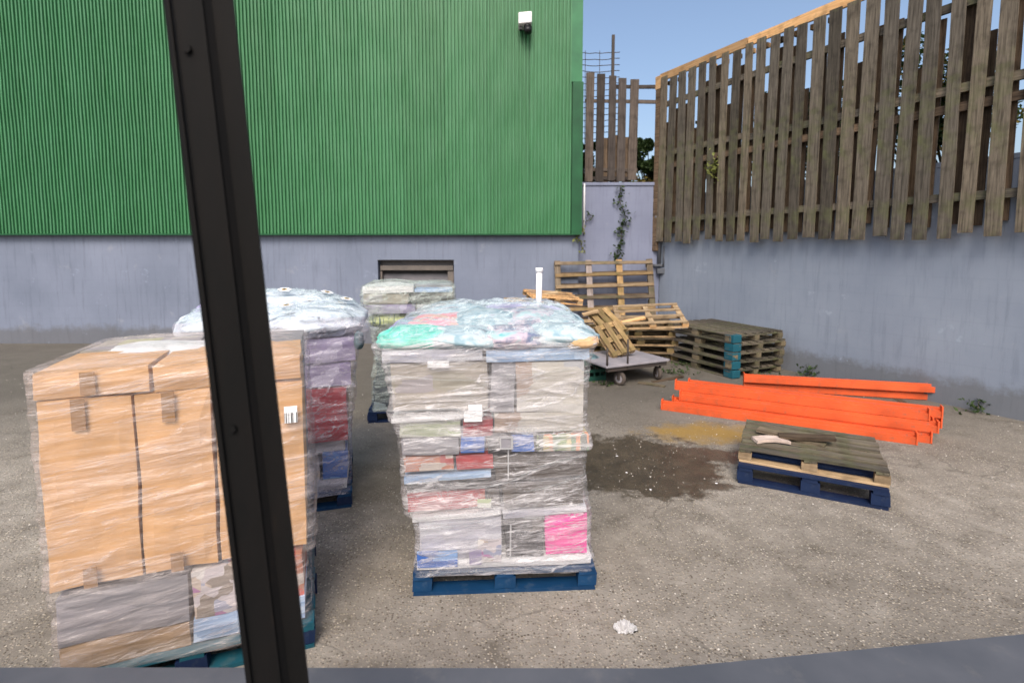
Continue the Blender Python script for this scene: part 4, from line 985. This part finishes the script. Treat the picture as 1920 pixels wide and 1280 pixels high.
# ---------------------------------------------------------------- orange racking beams
o1, o2 = gr(1240, 768), gr(1440, 796); od = (o2 - o1).normalized(); oa = math.atan2(od.y, od.x); on = Vector((-od.y, od.x, 0))
def beam(label, a_along, off, z, L=2.9, yaw=0, w_=.085, h=.12):
    t = thing('racking_beam', label, 'steel beam', o1 + od * a_along + on * off + Vector((0, 0, z)), (0, 0, oa + yaw), group=None)
    bm = bmesh.new()      # stepped box section
    pr = [(0, 0), (w_, 0), (w_, h), (w_ * .45, h), (w_ * .45, h * .72), (0, h * .72)]
    r0 = [bm.verts.new((.012, y, zz_)) for y, zz_ in pr]; r1 = [bm.verts.new((L, y, zz_)) for y, zz_ in pr]
    for k in range(6): bm.faces.new((r0[k], r0[(k + 1) % 6], r1[(k + 1) % 6], r1[k]))
    bm.faces.new(r0[::-1]); bm.faces.new(r1); obj('beam_body', mesh_of(bm), M['orange'], t)
    for x in (0, L):
        obj('end_plate', box_mesh(-.006 if x == 0 else 0, .01 if x == 0 else .016, -.012, w_ + .008, -.0, h + .025, .003), M['orange'], t, (x, 0, 0))
    return t
bl = [('lowest front orange beam, its end nearest the wet patch', 0, 0, .0), ('lower orange beam lying just behind the front one', .16, .13, .0), ('third orange beam along the ground row', .1, .27, .0), ('rearmost orange beam of the ground row', .22, .42, .0),
      ('orange beam in the second layer, set back from the front one', .22, .16, .125), ('second layer orange beam in the middle', .2, .29, .125), ('second layer orange beam at the rear', .3, .42, .125),
      ('uppermost orange beam nearest the camera', .14, .24, .25), ('uppermost orange beam at the rear with a raised corner', .3, .38, .25)]
for k, (lab, a_, of_, z_) in enumerate(bl): beam(lab, a_, of_, z_ + .002, yaw=random.uniform(-.012, .012))
# separate beams behind
qq = gr(1400, 735); 
for k, (lab, dx_, dy_, dz_) in enumerate((('orange beam lying apart behind the main bundle', 0, 0, .16), ('orange beam under the one lying apart behind the bundle', .03, .06, .03))):
    t = beam(lab, 0, 0, 0); t.location = (qq.x + dx_, qq.y + dy_ + .1, dz_ - .02); t.rotation_euler = (0, 0, R(-14))
for k, dd in enumerate((.45, 2.1)):
    tag(obj('bearer', box_mesh(-.05, .05, -.1, .45, 0, .008, .004), M['wood_dark'], None, (qq.x + dd, qq.y + .05 - dd * .25, 0), (0, 0, R(-14))), ('timber bearer under the left end of the separate orange beams', 'timber bearer under the right end of the separate orange beams')[k], 'bearer')

# ---------------------------------------------------------------- right edge pallets
g1 = gr(1384, 905)
r1_ = make_pallet('pallet', 'dark navy pallet lying right of the wet patch under a weathered wooden one', 1.2, 1.0, ('navy', 'navy', 'navy'), 7, .19, .12)
RA = R(-27)
def cornered(L, Wd, ang, corner): return corner - Matrix.Rotation(ang, 3, 'Z') @ Vector((-L / 2, -Wd / 2, 0))
c = cornered(1.2, 1.0, RA, g1); r1_.location = (c.x, c.y, 0); r1_.rotation_euler = (0, 0, RA)
r2_ = make_pallet('pallet', 'weathered wooden pallet with tan blocks on top of the navy pallet', 1.2, .95, ('wood_fence', 'wood_tan', 'wood_tan'), 6, .145, .1)
r2_.location = (c.x + .02, c.y + .02, .192); r2_.rotation_euler = (0, 0, RA - .02)
for k, (dx_, dy_, dz_, L_, a_, m_, lab) in enumerate(((-.36, .02, .352, .34, .5, 'wood_pale', 'short pale board end lying on the pallet with tan blocks'), (-.12, .1, .36, .62, -.25, 'wood_old', 'grey brown broken board lying flat on the pallet with tan blocks'),
                                                       (-.02, .0, .395, .5, .12, 'wood_dark', 'dark broken board lying uppermost on the pallet with tan blocks'))):
    tag(obj('loose_board', board_m(L_, .12, .028, M[m_], warp=.02), None, None, (c.x + dx_, c.y + dy_, dz_), (.03, .02 if k < 2 else -.06, RA + a_)), lab, 'board')

# ---------------------------------------------------------------- litter and grit
g = gr(1172, 1178)
bm = bmesh.new(); bmesh.ops.create_icosphere(bm, subdivisions=4, radius=1)
for v in bm.verts:
    c = v.co.copy(); k = 1 + .35 * noise.noise(c * 2.3 + Vector((4, 1, 0))) + .15 * noise.noise(c * 6)
    v.co = Vector((c.x * .062, c.y * .045, max(-.0, c.z) * .04 * (1 + noise.noise(c * 9)))) * k
M['paper'] = painted('dirty white paper', (.55, .55, .56), .8, (.3, .29, .28), .6, 30)
tag(obj('crumpled_paper', mesh_of(bm), M['paper'], None, g + Vector((0, 0, .001))), 'crumpled white paper lying alone on the ground in front', 'litter')
def grit():
    vs, fs = [], []
    for _ in range(9000):
        y = 1.9 + 7 * random.random() ** 1.4; x = random.uniform(-1, 1) * y * 1.05
        if noise.noise(Vector((x * .9, y * .9, 2))) + random.uniform(-.45, .45) < 0: continue
        r = random.choice((.003, .004, .005, .005, .007, .009)); b0 = len(vs); a0 = random.random() * 6
        for k in range(4): vs.append((x + cos(a0 + k * pi / 2) * r * random.uniform(.7, 1.4), y + sin(a0 + k * pi / 2) * r * random.uniform(.7, 1.3), 0))
        vs.append((x, y, r * .9))
        for k in range(4): fs.append((b0 + k, b0 + (k + 1) % 4, b0 + 4))
    me = bpy.data.meshes.new('grit'); me.from_pydata(vs, [], fs); return me
def gritm():
    m, t, b = nm('pale grit', .9, 0, .2)
    c = ramp(t, noi(t, coords(t), 30, 1), [(.3, (.16, .14, .12)), (.5, (.34, .31, .27)), (.68, (.6, .57, .52))]).outputs[0]
    t.links.new(c, b.inputs['Base Color']); return m
tag(obj('gravel', grit(), gritm()), 'loose pale grit scattered over the yard', kind='stuff')
SCR = ['small pale scrap of packaging on the wet patch', 'pale scrap at the left side of the wet patch', 'tiny pale scrap at the front edge of the wet patch', 'pale chip near the right edge of the wet patch']
for k, (px, py) in enumerate(((1157, 855), (1175, 886), (1220, 918), (1343, 906))):
    g = gr(px, py); bm = bmesh.new(); bmesh.ops.create_icosphere(bm, subdivisions=1, radius=1)
    for v in bm.verts: v.co = Vector((v.co.x * .014, v.co.y * .011, max(0, v.co.z) * .008)) * random.uniform(.8, 1.3)
    tag(obj('scrap', mesh_of(bm), M['white_pl'], None, g + Vector((0, 0, .001))), SCR[k], 'litter')

# ---------------------------------------------------------------- loading dock edge and the dark post the photographer stands beside
DZ = .62
e1, e2, e3 = gr(100, 1250, DZ), gr(1240, 1252, DZ), gr(1940, 1186, DZ)
bm = bmesh.new(); pts = [(-4, e1.y - .0), (e1.x, e1.y), (e2.x, e2.y), (e3.x, e3.y), (5, e3.y + .1), (5, -1.5), (-4, -1.5)]
tv = [bm.verts.new((x, y, DZ)) for x, y in pts]; bv = [bm.verts.new((x, y, 0)) for x, y in pts]; bm.faces.new(tv); bm.faces.new(bv[::-1])
for i in range(7): bm.faces.new((bv[i], bv[(i + 1) % 7], tv[(i + 1) % 7], tv[i]))
bmesh.ops.bevel(bm, geom=[e for e in bm.edges if all(v.co.z > DZ - .01 for v in e.verts)], offset=.012, segments=2, affect='EDGES')
tag(obj('loading_dock', mesh_of(bm), M['sill']), 'slate grey edge of the loading dock along the bottom of the view', 'loading dock')
Yp = 1.15
pb, pt = at(578, 1280, Yp), at(485, 440, Yp); sl_ = (pt - pb) / (pt.z - pb.z)
bt = pb + sl_ * (DZ - pb.z); tp2 = pb + sl_ * (3.6 - pb.z)
PO = thing('door_post', 'dark leaning steel post close to the camera at the left', 'post', (bt.x, Yp, DZ))
bm = bmesh.new()
def sect(c, w0):
    return [bm.verts.new((c.x - bt.x + dx_, dy_, c.z - DZ)) for dx_, dy_ in ((0, 0), (-.022, .05), (-.05, .07), (-w0, .07), (-w0, .0), (-w0 + .03, -.012), (-.055, -.012), (-.045, 0))]
a, b_ = sect(bt, .15), sect(tp2, .15)
for k in range(8): bm.faces.new((a[k], a[(k + 1) % 8], b_[(k + 1) % 8], b_[k]))
bm.faces.new(a[::-1]); bm.faces.new(b_); obj('post_body', mesh_of(bm), M['post'], PO)

for k in range(3):
    z = (.31, 1.22, 2.05)[k]; f = z / (3.6 - DZ); xx = (tp2.x - bt.x) * f
    bm = bmesh.new(); add_tube(bm, [(xx - .1, -.012, z), (xx - .1, -.02, z)], .009, 6); obj('bolt', mesh_of(bm), M['post'], PO)
bm = bmesh.new(); zt9 = 2.95; dx9 = tp2.x - bt.x
for (wx, ww) in ((-.062, .006), (-.13, .004)):
    v_ = [bm.verts.new(q) for q in ((wx, -.0125, .01), (wx + ww, -.0125, .01), (wx + ww, -.019, .01), (wx, -.019, .01))]
    u_ = [bm.verts.new((q.co.x + dx9 * zt9 / (3.6 - DZ), q.co.y, zt9)) for q in v_]
    for a, b in ((0, 1), (1, 2), (2, 3), (3, 0)): bm.faces.new((v_[a], v_[b], u_[b], u_[a]))
obj('edge_ridge', mesh_of(bm), M['post'], PO)
for k, (s_, n_, sp, lab) in enumerate(((3.9, 70, .12, 'green weed at the foot of the right wall past the low pallet stack'), (5.2, 40, .08, 'small weed at the foot of the right wall beyond the orange beams'), (6.3, 60, .14, 'rightmost weed at the foot of the right wall'))):
    q = onwall(s_, .07); t = thing('weed', lab, 'weed', q)
    obj('leaves', leaves(n_, lambda: (random.gauss(0, sp), random.gauss(0, .05), random.uniform(.01, .2)), .06), M['leaf' if k != 1 else 'leaf_y'], t)
    obj('stems', tube_mesh([(0, 0, 0), (.02, .01, .16)], .006, 4), M['bark'], t)

for k, (px, py, L_, a_, m_, lab) in enumerate(((1252, 712, .7, .5, 'wood_dark', 'dark broken board on the ground in front of the low pallet stack'), (1222, 722, .45, -.6, 'wood_old', 'short broken board on the ground beside the trolley wheel'),
                                       (1300, 722, .5, .1, 'wood_fence', 'grey board lying on the ground between the low pallet stack and the orange beams'))):
    g = gr(px, py); tag(obj('loose_board', board_m(L_, .09, .025, M[m_], warp=.02), None, None, g + Vector((0, 0, .014)), (0, 0, a_)), lab, 'board')
